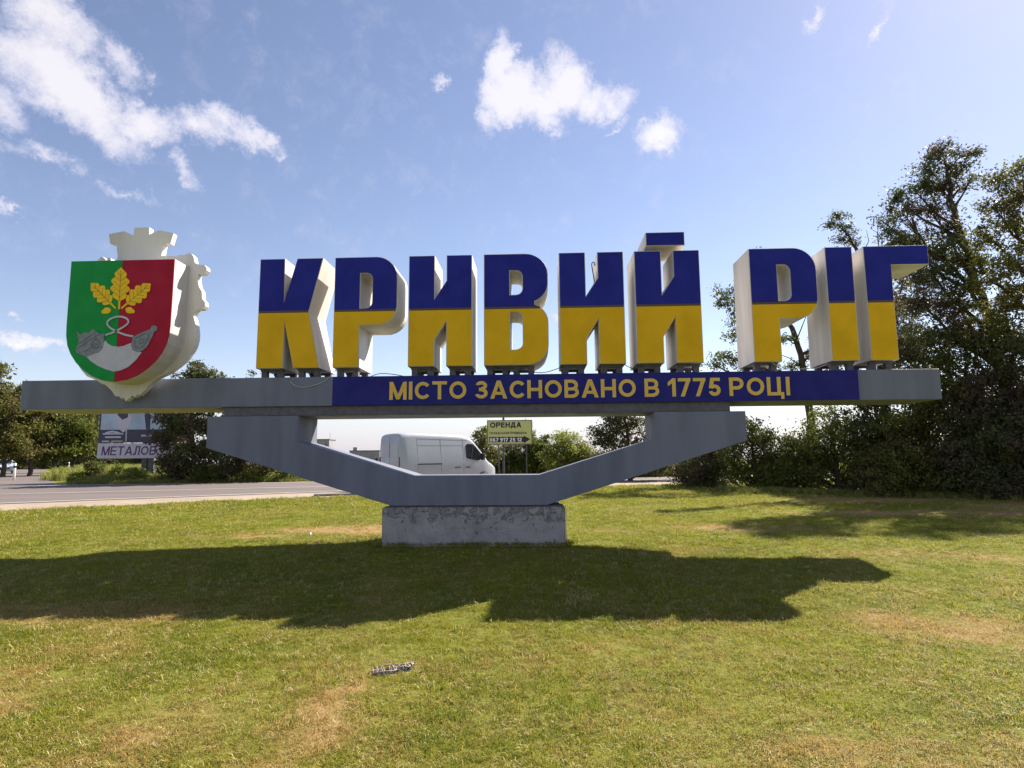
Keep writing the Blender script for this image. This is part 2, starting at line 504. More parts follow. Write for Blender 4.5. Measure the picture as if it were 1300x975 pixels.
def clip(p, z, keep_above):
    out = []
    n = len(p)
    for i in range(n):
        a, b = p[i], p[(i + 1) % n]
        ia = (a[1] >= z) == keep_above; ib = (b[1] >= z) == keep_above
        if ia: out.append(a)
        if ia != ib:
            t = (z - a[1]) / (b[1] - a[1]); out.append((a[0] + t * (b[0] - a[0]), z))
    return out


def arc(cx, cz, rx, rz, a0, a1, n=10):
    return [(cx + rx * math.cos(R(a0 + (a1 - a0) * i / n)), cz + rz * math.sin(R(a0 + (a1 - a0) * i / n))) for i in range(n + 1)]


# ---- bold block lettering, one outline set per character (cap height 1)
def _arc(cx, cz, rx, rz, a0, a1, t, e):
    n = max(8, int(abs(a1 - a0) / 11)); h = t / 2 + e
    full = abs(a1 - a0) >= 359
    if not full and e:
        d = math.degrees(e / max(rx, .1)) * (1 if a1 > a0 else -1); a0 -= d; a1 += d
    o = []; i_ = []
    for k in range(n + 1):
        a = R(a0 + (a1 - a0) * k / n); c, s = math.cos(a), math.sin(a)
        o.append((cx + (rx + h) * c, cz + (rz + h) * s)); i_.append((cx + (rx - h) * c, cz + (rz - h) * s))
    return [[o[k], o[k + 1], i_[k + 1], i_[k]] for k in range(n)]


def glyph(ch, t=.2, e=0.0):
    """returns (list of groups of polygons, width)"""
    def B(x0, x1, z0=0, z1=1): return [[(x0 - e, z0 - e), (x1 + e, z0 - e), (x1 + e, z1 + e), (x0 - e, z1 + e)]]
    def D(x0, z0, x1, z1, w):
        w2 = w / 2 + e * 1.1; return [[(x0 - w2, z0 - e), (x0 + w2, z0 - e), (x1 + w2, z1 + e), (x1 - w2, z1 + e)]]
    def Q(p):
        return [offset_poly(ccw(p), -e) if e else p]
    def A(*a): return _arc(*a, t * .96, e)
    u = t * .9
    G = {
        'І': ([B(0, t)], t), '1': ([B(.24, .24 + t), Q([(.0, .62), (.0, .79), (.26, 1.0), (.30, .82)])], .24 + t),
        'М': ([B(0, t), B(.95 - t, .95), D(t * .6, 1, .475, .0, t * 1.05), D(.95 - t * .6, 1, .475, .0, t * 1.05)], .95),
        'С': ([A(.46, .5, .37, .405, 42, 318)], .84), 'Т': ([B(0, .80, 1 - u, 1), B(.40 - t / 2, .40 + t / 2, 0, 1 - u)], .80),
        'О': ([A(.48, .5, .385, .405, 0, 360)], .96), 'З': ([A(.35, .735, .235, .17, 160, -85), A(.35, .30, .265, .205, 85, -160), B(.24, .40, .44, .59)], .71),
        'А': ([D(t * .55, 0, .46, 1, t * 1.08), D(.92 - t * .55, 0, .46, 1, t * 1.08), B(.24, .68, .22, .22 + u * .9)], .92),
        'Н': ([B(0, t), B(.8 - t, .8), B(t, .8 - t, .41, .41 + u)], .8),
        'В': ([B(0, t), B(t, .46, 1 - u, 1), B(t, .46, .42, .42 + u * .9), B(t, .48, 0, u), A(.45, .70, .20, .21, -90, 90), A(.47, .295, .225, .205, -90, 90)], .79),
        'Р': ([B(0, t), B(t, .47, 1 - u, 1), B(t, .47, .36, .36 + u), A(.46, .68, .215, .23, -90, 90)], .77),
        'Ц': ([B(0, t), B(.56, .56 + t), B(0, .88, 0, u), B(.88 - t * .8, .88, -.2, 0)], .88),
        '7': ([B(0, .66, 1 - u, 1), D(.22, 0, .55, 1 - u, t * 1.1)], .66),
        '5': ([B(.13, .62, 1 - u, 1), Q([(.05, .45), (.23, .48), (.30, .95), (.12, .95)]), A(.33, .315, .235, .225, 140, -160)], .66),
        'Е': ([B(0, t), B(t, .70, 1 - u, 1), B(t, .66, .42, .42 + u), B(t, .72, 0, u)], .72),
        'Л': ([B(.76 - t, .76), B(.2, .76 - t, 1 - u, 1), Q([(.2, 1 - u), (.2 + t, 1 - u), (.2 + t * .95, .35), (.30, .06), (.12, 0), (0, 0), (0, .17), (.12, .19), (.19, .38)])], .76),
        'Д': ([B(0, .92, 0, u), B(0, t * .85, -.2, 0), B(.92 - t * .85, .92, -.2, 0), B(.27, .80, 1 - u, 1), B(.80 - t, .80, u, 1 - u), D(.21, u, .36, 1 - u, t)], .92),
        'К': ([B(0, t), D(.24, .38, .66, 1, t * 1.2), D(.70, 0, .38, .56, t * 1.2)], .82),
        'Ь': ([B(0, t), B(t, .46, .42, .42 + u), B(t, .46, 0, u), A(.46, .30, .215, .21, -90, 90)], .77),
        'И': ([B(0, t), B(.78 - t, .78), D(t * .8, .12, .78 - t * .8, .88, t)], .78), 'Х': ([D(t * .6, 0, .76 - t * .6, 1, t * 1.2), D(.76 - t * .6, 0, t * .6, 1, t * 1.2)], .76),
        'Щ': ([B(0, t), B(.52 - t / 2, .52 + t / 2), B(1.04 - t, 1.04), B(0, 1.16, 0, u), B(1.16 - t * .8, 1.16, -.2, 0)], 1.16),
        'П': ([B(0, t), B(.75 - t, .75), B(t, .75 - t, 1 - u, 1)], .75),
        '0': ([A(.33, .5, .235, .41, 0, 360)], .66), '6': ([A(.33, .31, .235, .215, 0, 360), A(.36, .5, .265, .41, 50, 215)], .66),
        '9': ([A(.33, .69, .235, .215, 0, 360), A(.30, .5, .265, .41, 35, -130)], .66), '2': ([A(.33, .72, .235, .19, 165, -38), D(.13, .10, .47, .60, t * 1.25), B(0, .66, 0, u)], .66),
    }
    return G[ch]


def lettering(body, x0, z0, h, width, y, m, parent, name='lettering', t=.2, depth=.008, per_char=False, edge=None, shift=(0, 0, 0), gap=.12, slant=0.0):
    """writes body between x0 and x0 + width at cap height h on the plane y (front faces towards -Y)"""
    adv = 0; pos = []
    for ch in body:
        if ch == ' ': adv += .27 + gap * .4; continue
        g, w = glyph(ch, t); pos.append((ch, adv)); adv += w + gap
    adv -= gap; k = width / adv
    def piece(mb, ch, a, e, yy):
        g, w = glyph(ch, t, e)
        for i, grp in enumerate(g):
            for poly in grp:
                pts = ccw([(x0 + (a + p[0] + slant * p[1]) * k, z0 + p[1] * h) for p in poly])
                mb.prism(pts, yy - i * .0005, yy + depth)
    whole = MB()
    for ch, a in pos:
        if per_char:
            mb = MB(); piece(mb, ch, a, 0, y); o = mb.build(name, m, parent, shift=shift)
            if edge:
                me_ = MB(); piece(me_, ch, a, .022, y + depth * .6); me_.build('letter_edge', edge, o, shift=shift)
        else: piece(whole, ch, a, 0, y)
    if not per_char: return whole.build(name, m, parent, shift=shift)


def gz(x, y):
    return 0.8 * (1 - math.exp(-max(0.0, y - 1) / 30)) - 0.42 * (1 - math.exp(min(0.0, y - .5) / 5))


def gzn(y):
    return 0.8 * (1 - np.exp(-np.maximum(0.0, y - 1) / 30)) - 0.42 * (1 - np.exp(np.minimum(0.0, y - .5) / 5))


# ------------------------------------------------------------------ ground, road
def build_ground():
    ys = np.concatenate([[-3000, -800, -200, -60, -30, -20], np.arange(-15, 60, 0.75), [62, 66, 72, 80, 90, 105, 125, 160, 220, 320, 600, 1200, 4000]])
    xs = np.concatenate([[-4000, -1500, -500, -200, -100], np.arange(-60, 61, 4), [100, 200, 500, 1500, 4000]])
    X, Y = np.meshgrid(xs, ys)
    Z = gzn(Y)
    v = np.stack([X.ravel(), Y.ravel(), Z.ravel()], 1)
    nx = len(xs)
    f = [(j * nx + i, j * nx + i + 1, (j + 1) * nx + i + 1, (j + 1) * nx + i) for j in range(len(ys) - 1) for i in range(nx - 1)]
    me = bpy.data.meshes.new('ground'); me.from_pydata(v.tolist(), [], f); me.materials.append(ground_material())
    me.polygons.foreach_set('use_smooth', [True] * len(f))
    o = link(bpy.data.objects.new('ground', me))
    tag(o, 'short patchy lawn on flat ground reaching to the road and beyond', kind='structure')


NEAR = [(-60, -22), (-45, -11.5), (-30, -1.6), (-16.8, 7.0), (-7.4, 12.6), (2.8, 17.4), (10, 21.3), (30, 29.5), (80, 47)]
FAR = [(-90, 20.5), (-60, 21), (-30.5, 22.0), (-13.3, 24.7), (4.7, 27.8), (11.5, 29.8), (30, 36.5), (80, 54)]


def interp(poly, x):
    for (a, b), (c, d) in zip(poly, poly[1:]):
        if a <= x <= c: return b + (d - b) * (x - a) / (c - a)
    return poly[-1][1]


def smooth_poly(poly, n=2):
    for _ in range(n):
        q = [poly[0]]
        for a, b in zip(poly, poly[1:]):
            q += [(a[0] * .75 + b[0] * .25, a[1] * .75 + b[1] * .25), (a[0] * .25 + b[0] * .75, a[1] * .25 + b[1] * .75)]
        poly = q + [poly[-1]]
    return poly


NEAR = smooth_poly(NEAR); FAR = smooth_poly(FAR)


def sheet(name, lo, hi, x0, x1, m, dz, parent=None, wob=0.0, steps=None, label=None):
    xs = np.arange(x0, x1 + 0.01, 1.0)
    K = 10 if steps is None else steps
    v = []; f = []
    for i, x in enumerate(xs):
        a, b = lo(x), hi(x)
        a += wob * math.sin(x * 1.7) + wob * 0.6 * math.sin(x * 4.1 + 1) + (rnd.random() - .5) * wob
        for j in range(K + 1):
            y = a + (b - a) * j / K
            v.append((x, y, gz(x, y) + dz))
    for i in range(len(xs) - 1):
        for j in range(K):
            f.append((i * (K + 1) + j, (i + 1) * (K + 1) + j, (i + 1) * (K + 1) + j + 1, i * (K + 1) + j + 1))
    mb = MB(); mb.add(v, f)
    o = mb.build(name, m, parent, smooth=True)
    return o


def build_road():
    asphalt = road_material('worn_asphalt', (0.145, 0.117, 0.112), (0.11, 0.092, 0.09), 60)
    gravel = road_material('sandy_gravel', (0.33, 0.265, 0.20), (0.25, 0.20, 0.15), 14, along=False)
    paint = road_material('road_paint', (0.66, 0.62, 0.58), (0.5, 0.46, 0.43), 20)
    sh = sheet('road_shoulder', lambda x: interp(NEAR, x) - 0.1, lambda x: interp(FAR, x) + 1.0, -60, 80, gravel, 0.010, wob=0.22, steps=14)
    tag(sh, 'sandy gravel shoulder along the asphalt road', kind='structure')
    lo = lambda x: interp(NEAR, x) + 3.2 + 0.012 * max(0, -x - 5) * 4
    r = sheet('road', lo, lambda x: interp(FAR, x) - 0.1, -60, 80, asphalt, 0.022, steps=14)
    tag(r, 'grey asphalt road with worn white lines behind the sign', kind='structure')
    sheet('edge_line', lambda x: lo(x) + 0.35, lambda x: lo(x) + 0.52, -60, 80, paint, 0.030, r, steps=1)
    sheet('edge_line', lambda x: interp(FAR, x) - 0.9, lambda x: interp(FAR, x) - 0.70, -28, 80, paint, 0.030, r, steps=1)
    mid = lambda x: lo(x) * 0.5 + (interp(FAR, x) - 0.9) * 0.5
    sheet('centre_line', lambda x: mid(x) - .08, lambda x: mid(x) + .08, -24, 80, paint, 0.030, r, steps=1)
    # side road that leaves to the left between the trees
    a = [(-60, 21), (-46, 20.8), (-33, 21.6)]
    v = []; f = []
    L = [(-33, 21.4), (-37, 25), (-45, 34), (-56, 47), (-75, 70), (-110, 112)]
    Rr = [(-27.5, 21.8), (-31, 27), (-37, 33.5), (-47, 45), (-62, 64), (-95, 106)]
    K = 8
    Ls = smooth_poly(L); Rs = smooth_poly(Rr)
    for (p, q) in zip(Ls, Rs):
        for j in range(K + 1):
            x = p[0] + (q[0] - p[0]) * j / K; y = p[1] + (q[1] - p[1]) * j / K
            v.append((x, y, gz(x, y) + 0.016))
    for i in range(len(Ls) - 1):
        for j in range(K):
            f.append((i * (K + 1) + j, i * (K + 1) + j + 1, (i + 1) * (K + 1) + j + 1, (i + 1) * (K + 1) + j))
    o = MB().add(v, f).build('side_road', asphalt, None, smooth=True)
    tag(o, 'side road leaving the main road at the far left', kind='structure')
    # pale dirt track further back on the left
    v = []; f = []
    for i in range(25):
        x = -66 + i * 1.6
        for j in range(3):
            y = 60 + 0.1 * (x + 66) + j * 1.5
            v.append((x, y, gz(x, y) + 0.012))
    for i in range(24):
        for j in range(2):
            f.append((i * 3 + j, (i + 1) * 3 + j, (i + 1) * 3 + j + 1, i * 3 + j + 1))
    o = MB().add(v, f).build('dirt_track', gravel, None)
    tag(o, 'pale dirt track in front of the far left trees', kind='structure')
    # low concrete slab at the road edge
    mb = MB(); a = Vector((-8.9, 12.3)); b = Vector((-2.0, 14.8)); d = (b - a).normalized(); n = Vector((-d.y, d.x))
    cs = [a, b, b + n * 0.5, a + n * 0.5]
    mb.add([(c.x, c.y, gz(0, c.y) - 0.1) for c in cs] + [(c.x, c.y, gz(0, c.y) + 0.10) for c in cs],
           [(3, 2, 1, 0), (4, 5, 6, 7), (0, 1, 5, 4), (1, 2, 6, 5), (2, 3, 7, 6), (3, 0, 4, 7)])
    o = mb.build('kerb_slab', MT['kerb'], None, bevel=0.015)
    tag(o, 'low grey concrete slab at the grass edge of the road', 'kerb')


build_ground()
build_road()

# ------------------------------------------------------------------ the city sign
ZB, ZS, ZT = 3.495, 4.664, 5.79       # bottom, colour split, top of the big letters
BT, BB = 3.31, 2.72                   # top and bottom of the beam
DEP = 1.0
sign = empty('city_sign', (-1.3, 0.5, 0.7))
tag(sign, 'large city sign: grey beam on boat-shaped frame with blue-yellow letters and coat of arms', 'sign')
SO = Vector(sign.location)


def spart(mb, name, m, parent=None, **k):
    """a part of the sign, given in world coordinates"""
    o = mb.build(name, m, parent or sign, shift=SO if parent is None else (0, 0, 0), **k)
    return o


def sub(mb, name, m, part, **k):
    """a sub-part: its part keeps its mesh relative to the sign's origin, so the same shift holds"""
    return mb.build(name, m, part, shift=SO, **k)


# support frame
frame_poly = [(-6.67, 2.53), (-6.67, 1.90), (-2.90, 0.745), (0.134, 0.745), (4.02, 1.955), (4.02, 2.53), (2.26, 2.53), (2.26, 2.01), (0.0, 1.325), (-2.48, 1.325), (-4.81, 2.01), (-4.81, 2.53)]
mb = MB().prism(frame_poly, 0.0, 1.1)
spart(mb, 'support_frame', MT['grey'], bevel=0.008)
# spacer between frame and beam
mb = MB().box(-6.37, 3.75, 0.07, 1.16, 2.53, 2.722)
sp_o = spart(mb, 'spacer_beam', MT['grey'], bevel=0.006)
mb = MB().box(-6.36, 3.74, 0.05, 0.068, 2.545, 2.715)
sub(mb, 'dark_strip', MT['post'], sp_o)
# main beam
mb = MB().box(-10.61, 7.76, 0.0, 1.2, BB, BT)
beam = spart(mb, 'beam', MT['grey'], bevel=0.008)
sub(MB().box(-10.58, -6.40, 0.02, 1.18, BB - .012, BB - .001), 'soffit', mat('soffit_pale', (0.34, 0.32, 0.40), 0.7, var=0.2), beam)  # thin panel, paler than the beam, under its left part
mb = MB().box(-4.124, 6.20, -0.022, -0.002, BB + 0.003, BT - 0.004)
inscr = spart(mb, 'inscription_panel', MT['bluebeam'], bevel=0.004)
inscr['label'] = 'dark blue inscription panel on the front of the beam'
for x in (-2.4, -0.35, 1.75, 3.8):
    sub(MB().box(x, x + 0.006, -0.0235, -0.0222, BB + 0.01, BT - 0.01), 'panel_joint', MT['ink'], inscr)

# inscription: one mesh per character
lettering('МІСТО ЗАСНОВАНО В 1775 РОЦІ', -2.96, 2.832, 0.345, 7.835, -0.036, MT['letter_y'], sign, 'inscription_letter', .155, .008, True, MT['letter_edge'], SO, gap=.175)

# big letters
xK, xP, xI1, xV, xI2, xJ, xP2, xII, xG = -5.722, -4.15, -2.615, -1.078, 0.447, 1.965, 4.245, 5.74, 6.49
def poly_I(x):
    return [(x, ZB), (x + .535, ZB), (x + .535, 4.02), (x + .775, 4.405), (x + .775, ZB), (x + 1.30, ZB), (x + 1.30, ZT), (x + .775, ZT), (x + .775, 5.255), (x + .535, 4.885), (x + .535, ZT), (x, ZT)]
def poly_P(x):
    return [(x, ZB), (x + .54, ZB), (x + .54, 4.352), (x + .95, 4.352)] + arc(x + .90, 4.76, .405, .405, -80, 0, 8) + arc(x + .855, 5.34, .45, .45, 0, 90, 10) + [(x, ZT)], \
           [[(x + .54, 4.715), (x + .66, 4.715)] + arc(x + .67, 4.84, .115, .12, -70, 0, 5) + arc(x + .67, 5.31, .115, .13, 0, 90, 6) + [(x + .54, 5.44)]]
def poly_V(x):
    o = [(x, ZB), (x + .93, ZB)] + arc(x + .87, 3.92, .43, .425, -75, 0, 9) + arc(x + .87, 4.36, .43, .40, 0, 68, 7) + arc(x + .87, 5.17, .43, .41, -68, 0, 7) + arc(x + .83, 5.35, .47, .44, 0, 90, 9) + [(x, ZT)]
    h1 = [(x + .53, 4.935), (x + .65, 4.935)] + arc(x + .66, 5.06, .12, .12, -70, 0, 5) + arc(x + .66, 5.30, .12, .13, 0, 90, 6) + [(x + .53, 5.435)]
    h2 = [(x + .53, 3.81), (x + .65, 3.81)] + arc(x + .66, 3.94, .12, .12, -70, 0, 5) + arc(x + .66, 4.44, .12, .13, 0, 90, 6) + [(x + .53, 4.575)]
    return o, [h1, h2]
letters = [
    ('К', [(xK, ZB), (xK + .555, ZB), (xK + .555, 4.44), (xK + .77, ZB), (xK + 1.31, ZB), (xK + 1.055, 4.65), (xK + 1.325, ZT), (xK + .78, ZT), (xK + .535, 4.865), (xK + .525, ZT), (xK, ZT)], [], [(0.0, .55), (.77, 1.31)]),
    ('Р', *poly_P(xP), [(0, .54)]),
    ('И', poly_I(xI1), [], [(0, .535), (.775, 1.30)]),
    ('В', *poly_V(xV), [(0, .53), (.53, 1.05)]),
    ('И', poly_I(xI2), [], [(0, .535), (.775, 1.30)]),
    ('Й', poly_I(xJ), [], [(0, .535), (.775, 1.30)]),
    ('Р', *poly_P(xP2), [(0, .54)]),
    ('І', [(xII, ZB), (xII + .53, ZB), (xII + .53, ZT), (xII, ZT)], [], [(0, .53)]),
    ('Г', [(xG, ZB), (xG + .525, ZB), (xG + .525, 5.395), (xG + 1.255, 5.395), (xG + 1.255, ZT), (xG, ZT)], [], [(0, .525)]),
]
which = ['first letter of the sign, К', 'letter Р between К and И', 'letter И left of В', 'letter В in the middle of the name', 'letter И right of В',
         'letter Й with a raised bar above it', 'letter Р beginning the second word', 'letter І, a plain upright block', 'last letter Г with its arm to the right']
for li, (ch, outer, holes, stems) in enumerate(letters):
    outer = ccw(outer)
    mb = MB().prism(outer, 0.0, DEP, holes)
    # darker, browner material slot on faces that point down at the foot
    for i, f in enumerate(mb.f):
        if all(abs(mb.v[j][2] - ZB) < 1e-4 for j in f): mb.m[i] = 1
    if ch == 'Й':
        mb.prism([(2.21, 5.89), (2.99, 5.89), (2.99, 6.175), (2.21, 6.175)], 0.0, DEP)
        mb.box(2.42, 2.56, 0.28, 0.8, ZT, 5.892); 
    L_ = spart(mb, 'letter', [MT['white'], MT['under']], bevel=0.006)
    L_['label'] = which[li]
    def panel(poly, hs, name, m, y0=-0.012, y1=-0.001, inset=0.014):
        p = offset_poly(ccw(poly), inset)
        hh = [offset_poly(ccw(h), -inset) for h in hs]
        return sub(MB().prism(p, y0, y1, hh), name, m, L_)
    up = clip(outer, ZS + 0.012, True); lo_ = clip(outer, ZS - 0.012, False)
    panel(up, [h for h in holes if h[0][1] > ZS], 'blue_panel', MT['blue'])
    panel(lo_, [h for h in holes if h[0][1] < ZS], 'yellow_panel', MT['yellow'])
    if ch == 'Й': panel([(2.21, 5.89), (2.99, 5.89), (2.99, 6.175), (2.21, 6.175)], [], 'blue_panel', MT['blue'])
    cut = clip(outer, ZS, True); cx = sorted(p[0] for p in cut if abs(p[1] - ZS) < 1e-6)
    sub(MB().box(cx[0] + 0.016, cx[-1] - 0.016, -0.006, -0.0005, ZS - 0.025, ZS + 0.025), 'colour_joint', MT['seam'], L_)
    # cladding joint round the sides (upright seams at mid depth)
    # mounting posts
    x0 = outer[0][0] if ch != 'x' else 0
    bx_ = {0: xK, 1: xP, 2: xI1, 3: xV, 4: xI2, 5: xJ, 6: xP2, 7: xII, 8: xG}[li]
    for (a, b) in stems:
        for yy in (0.16, 0.80):
            for xx in (bx_ + a + 0.05, bx_ + b - 0.17):
                sub(MB().box(xx, xx + 0.115, yy, yy + 0.115, BT - 0.002, ZB + 0.002), 'mounting_post', MT['post'], L_)
        sub(MB().box(bx_ + a + 0.04, bx_ + b - 0.04, 0.14, 0.20, ZB - 0.045, ZB - 0.001), 'mounting_rail', MT['post'], L_)
        sub(MB().box(bx_ + a + 0.04, bx_ + b - 0.04, 0.78, 0.84, ZB - 0.045, ZB - 0.001), 'mounting_rail', MT['post'], L_)

# loose cables about the letter feet
def cable(pts, r=0.008, m='cable'):
    P = [Vector(p) for p in pts]
    # smooth
    for _ in range(2):
        q = [P[0]]
        for a, b in zip(P, P[1:]): q += [a * .75 + b * .25, a * .25 + b * .75]
        P = q + [P[-1]]
    spart(MB().tube(P, r, 5), 'cable', MT[m], smooth=True)
cable([(-5.0, -0.01, 3.22), (-4.85, -0.03, 3.10), (-4.6, -0.03, 3.10), (-4.25, -0.02, 3.22), (-4.1, 0.02, 3.45), (-4.0, 0.1, 3.52)], 0.007, 'cablew')
cable([(-3.45, 0.25, 3.33), (-3.2, 0.05, 3.38), (-2.9, 0.05, 3.35), (-2.7, 0.3, 3.33)])
cable([(-0.9, 0.1, 3.5), (-0.5, 0.02, 3.34), (-0.2, 0.02, 3.37), (0.1, 0.05, 3.33), (0.42, 0.02, 3.42), (0.5, 0.1, 3.5)])
cable([(1.72, 0.1, 3.50), (1.8, 0.02, 3.42), (1.95, 0.02, 3.38), (2.1, 0.05, 3.5)])
cable([(4.6, 0.1, 3.50), (4.75, 0.03, 3.38), (5.1, 0.03, 3.34), (5.5, 0.1, 3.36), (5.75, 0.2, 3.48)], 0.007, 'cablew')
cable([(1.20, 0.32, 5.2), (1.16, 0.3, 5.45), (1.13, 0.3, 5.66), (1.19, 0.3, 5.69), (1.205, 0.3, 5.6)], 0.011)

# coat of arms ---------------------------------------------------------------
def crest():
    XC = -8.122
    fz = lambda z: 1.6 + (z - 1.6) * .9905
    plate = [(-8.583, 5.805), (-8.633, 6.094), (-8.762, 6.097), (-8.807, 6.301), (-8.481, 6.359), (-8.281, 6.259), (-8.272, 6.427), (-7.959, 6.427), (-7.95, 6.275), (-7.755, 6.363), (-7.439, 6.291), (-7.494, 6.068), (-7.63, 6.071), (-7.664, 5.815),
             (-7.36, 5.80), (-7.28, 5.83), (-7.18, 5.82), (-7.108, 5.858), (-7.04, 5.845), (-6.99, 5.79), (-6.968, 5.71), (-6.949, 5.65), (-6.85, 5.61), (-6.756, 5.60), (-6.705, 5.55), (-6.70, 5.49), (-6.74, 5.43), (-6.80, 5.41), (-6.872, 5.415),
             (-6.875, 5.28), (-6.836, 5.14), (-6.777, 5.055), (-6.761, 4.90), (-6.70, 4.83), (-6.692, 4.75), (-6.725, 4.695), (-6.79, 4.675), (-6.852, 4.679), (-6.90, 4.61), (-6.941, 4.556), (-6.90, 4.48), (-6.879, 4.409),
             (-6.85, 4.28), (-6.837, 4.181), (-6.84, 4.07), (-6.862, 3.95), (-6.91, 3.83), (-6.986, 3.72), (-7.07, 3.62), (-7.181, 3.525), (-7.30, 3.44), (-7.419, 3.369), (-7.60, 3.29), (-7.72, 3.19), (-7.82, 3.06), (-7.90, 2.985), (-7.945, 2.945), (-7.965, 2.975), (-8.0, 2.94), (-8.03, 2.909), (-8.055, 2.945), (-8.09, 2.94), (-8.114, 2.91), (-8.15, 2.88), (-8.21, 2.835),
             (-8.245, 2.90), (-8.275, 2.91), (-8.296, 2.875), (-8.33, 2.92), (-8.37, 2.945), (-8.41, 2.93), (-8.447, 2.965), (-8.50, 3.04), (-8.562, 3.098), (-8.64, 3.165), (-8.735, 3.20), (-8.85, 3.27), (-9.038, 3.345),
             (-9.16, 3.47), (-9.27, 3.62), (-9.32, 3.80), (-9.30, 4.2), (-9.24, 4.5), (-9.24, 5.4), (-9.10, 5.55), (-9.02, 5.70), (-8.98, 5.78), (-8.92, 5.83), (-8.86, 5.79), (-8.82, 5.74), (-8.78, 5.80), (-8.74, 5.79), (-8.72, 5.72), (-8.62, 5.70)]
    mb = MB().prism(ccw(plate), -0.27, -0.13)
    cr = spart(mb, 'coat_of_arms', MT['white'], bevel=0.006)
    cr['label'] = 'pale plate of the coat of arms with a crown top and ragged edge'
    def half(s): return [(s * a * .9905, fz(b)) for a, b in [(0, 3.174), (.25, 3.205), (.46, 3.29), (.64, 3.41), (.80, 3.56), (.92, 3.73), (1.0, 3.90), (1.04, 4.10), (1.05, 4.28), (1.053, 4.9), (1.055, 5.61)]]
    out = [(XC + a, b) for a, b in half(1)] + [(XC + a, b) for a, b in half(-1)[::-1]][:-1]
    mb = MB().prism(ccw(out), -0.75, -0.272)
    sub(mb, 'shield_box', MT['white'], cr, bevel=0.004)
    def hp(s):
        return ccw([(XC, fz(5.61))] + [(XC + a, b) for a, b in half(s)[::-1]])
    for s, nm, m in ((-1, 'green_field', 'green'), (1, 'red_field', 'red')):
        sub(MB().prism(offset_poly(hp(s), 0.004), -0.762, -0.751), nm, MT[m], cr)
    Y0 = -0.775
    def P(px, py):
        p = at(60 + px / 3.9, 270 + py / 3.9, Y0); return (p.x, p.z)
    def flat(pts, name, m, y0=Y0, y1=-0.763, holes=()):
        return sub(MB().prism(ccw([P(*q) for q in pts]), y0, y1), name, MT[m], cr)
    def stroke(pts, w, name, m, y0=Y0, closed=False, sm=2):
        q = [Vector(P(*a)) for a in pts]
        q = [Vector(a) for a in smooth_poly([tuple(a) for a in q], sm)] if sm else q
        l = []; r = []
        for i, a in enumerate(q):
            d = (q[min(i + 1, len(q) - 1)] - q[max(i - 1, 0)]); d.normalize(); n = Vector((-d.y, d.x)) * w / 2
            l.append(a + n); r.append(a - n)
        mb = MB()
        for i in range(len(q) - 1):
            vs = [l[i], r[i], r[i + 1], l[i + 1]]
            mb.add([(v.x, y0, v.y) for v in vs] + [(v.x, -0.7625, v.y) for v in vs], [(0, 1, 2, 3), (1, 0, 4, 5), (3, 2, 6, 7)])
        return sub(mb, name, MT[m], cr)
    # oak leaves
    for (b, t, hw) in (((355, 478), (365, 273), 47), ((338, 474), (217, 350), 40), ((366, 474), (510, 352), 40)):
        B = Vector(b); T = Vector(t); ax = T - B; L = ax.length; ax.normalize(); nn = Vector((-ax.y, ax.x))
        side = [[], []]
        n = 48
        for i in range(n + 1):
            u = i / n
            if u < 0.22: w = 4 + 3 * u
            else:
                s_ = (u - 0.22) / 0.78
                env = math.sin(math.pi * min(1, s_ ** 0.8 * 0.97 + 0.03)) ** 0.6
                w = hw * env * (0.62 + 0.42 * abs(math.sin(math.pi * s_ * 4.0 + 0.35)) ** 0.8) if s_ < 1 else 1
                w = max(w, 5)
            for k, sg in enumerate((1, -1)):
                c = B + ax * (L * u) + nn * (sg * w)
                side[k].append((c.x, c.y))
        pts = side[0] + side[1][::-1]
        flat(pts, 'oak_leaf', 'gold')
        m_ = [tuple(B + ax * (L * u)) for u in (0.2, 0.5, 0.93)]
        stroke(m_, 0.010, 'leaf_vein', 'brown', y0=Y0 - 0.002, sm=0)
        for u in (0.35, 0.48, 0.61, 0.74, 0.86):
            for sg in (1, -1):
                c0 = B + ax * (L * (u - 0.06)); c1 = B + ax * (L * (u + 0.06)) + nn * (sg * hw * (0.62 if u < .8 else .4))
                stroke([tuple(c0), tuple(c1)], 0.007, 'leaf_vein', 'brown', y0=Y0 - 0.002, sm=0)
    for (x, y, sg) in ((292, 486, -1), (409, 484, 1)):
        pts = [(x + sg * a, y + b) for a, b in [(-20, -12), (-8, -17), (6, -16), (16, -6), (24, 2), (22, 12), (10, 14), (-8, 14), (-18, 8), (-22, -2)]]
        flat(pts, 'acorn', 'gold')
    # horn
    horn = [(195, 715), (225, 700), (255, 672), (275, 648), (288, 632), (300, 648), (322, 660), (350, 664), (378, 660), (400, 650), (414, 646), (425, 665), (445, 680), (466, 692), (440, 728), (400, 764), (365, 780), (330, 787), (290, 776), (250, 758), (215, 735)]
    flat(horn, 'powder_horn', 'palegrey')
    lf = [(145, 588), (165, 604), (190, 590), (205, 596), (225, 578), (240, 584), (262, 602), (285, 600), (280, 640), (276, 668), (258, 690), (228, 700), (195, 714), (165, 702), (143, 690), (148, 660), (158, 635), (152, 608)]
    flat(lf, 'horn_fitting', 'silver', y0=Y0 - 0.006)
    rf = [(425, 618), (440, 606), (470, 594), (510, 577), (518, 562), (532, 558), (544, 566), (544, 580), (530, 590), (512, 630), (492, 668), (470, 684), (445, 690), (422, 680), (416, 655)]
    flat(rf, 'horn_fitting', 'silver', y0=Y0 - 0.006)
    YD = Y0 - 0.009
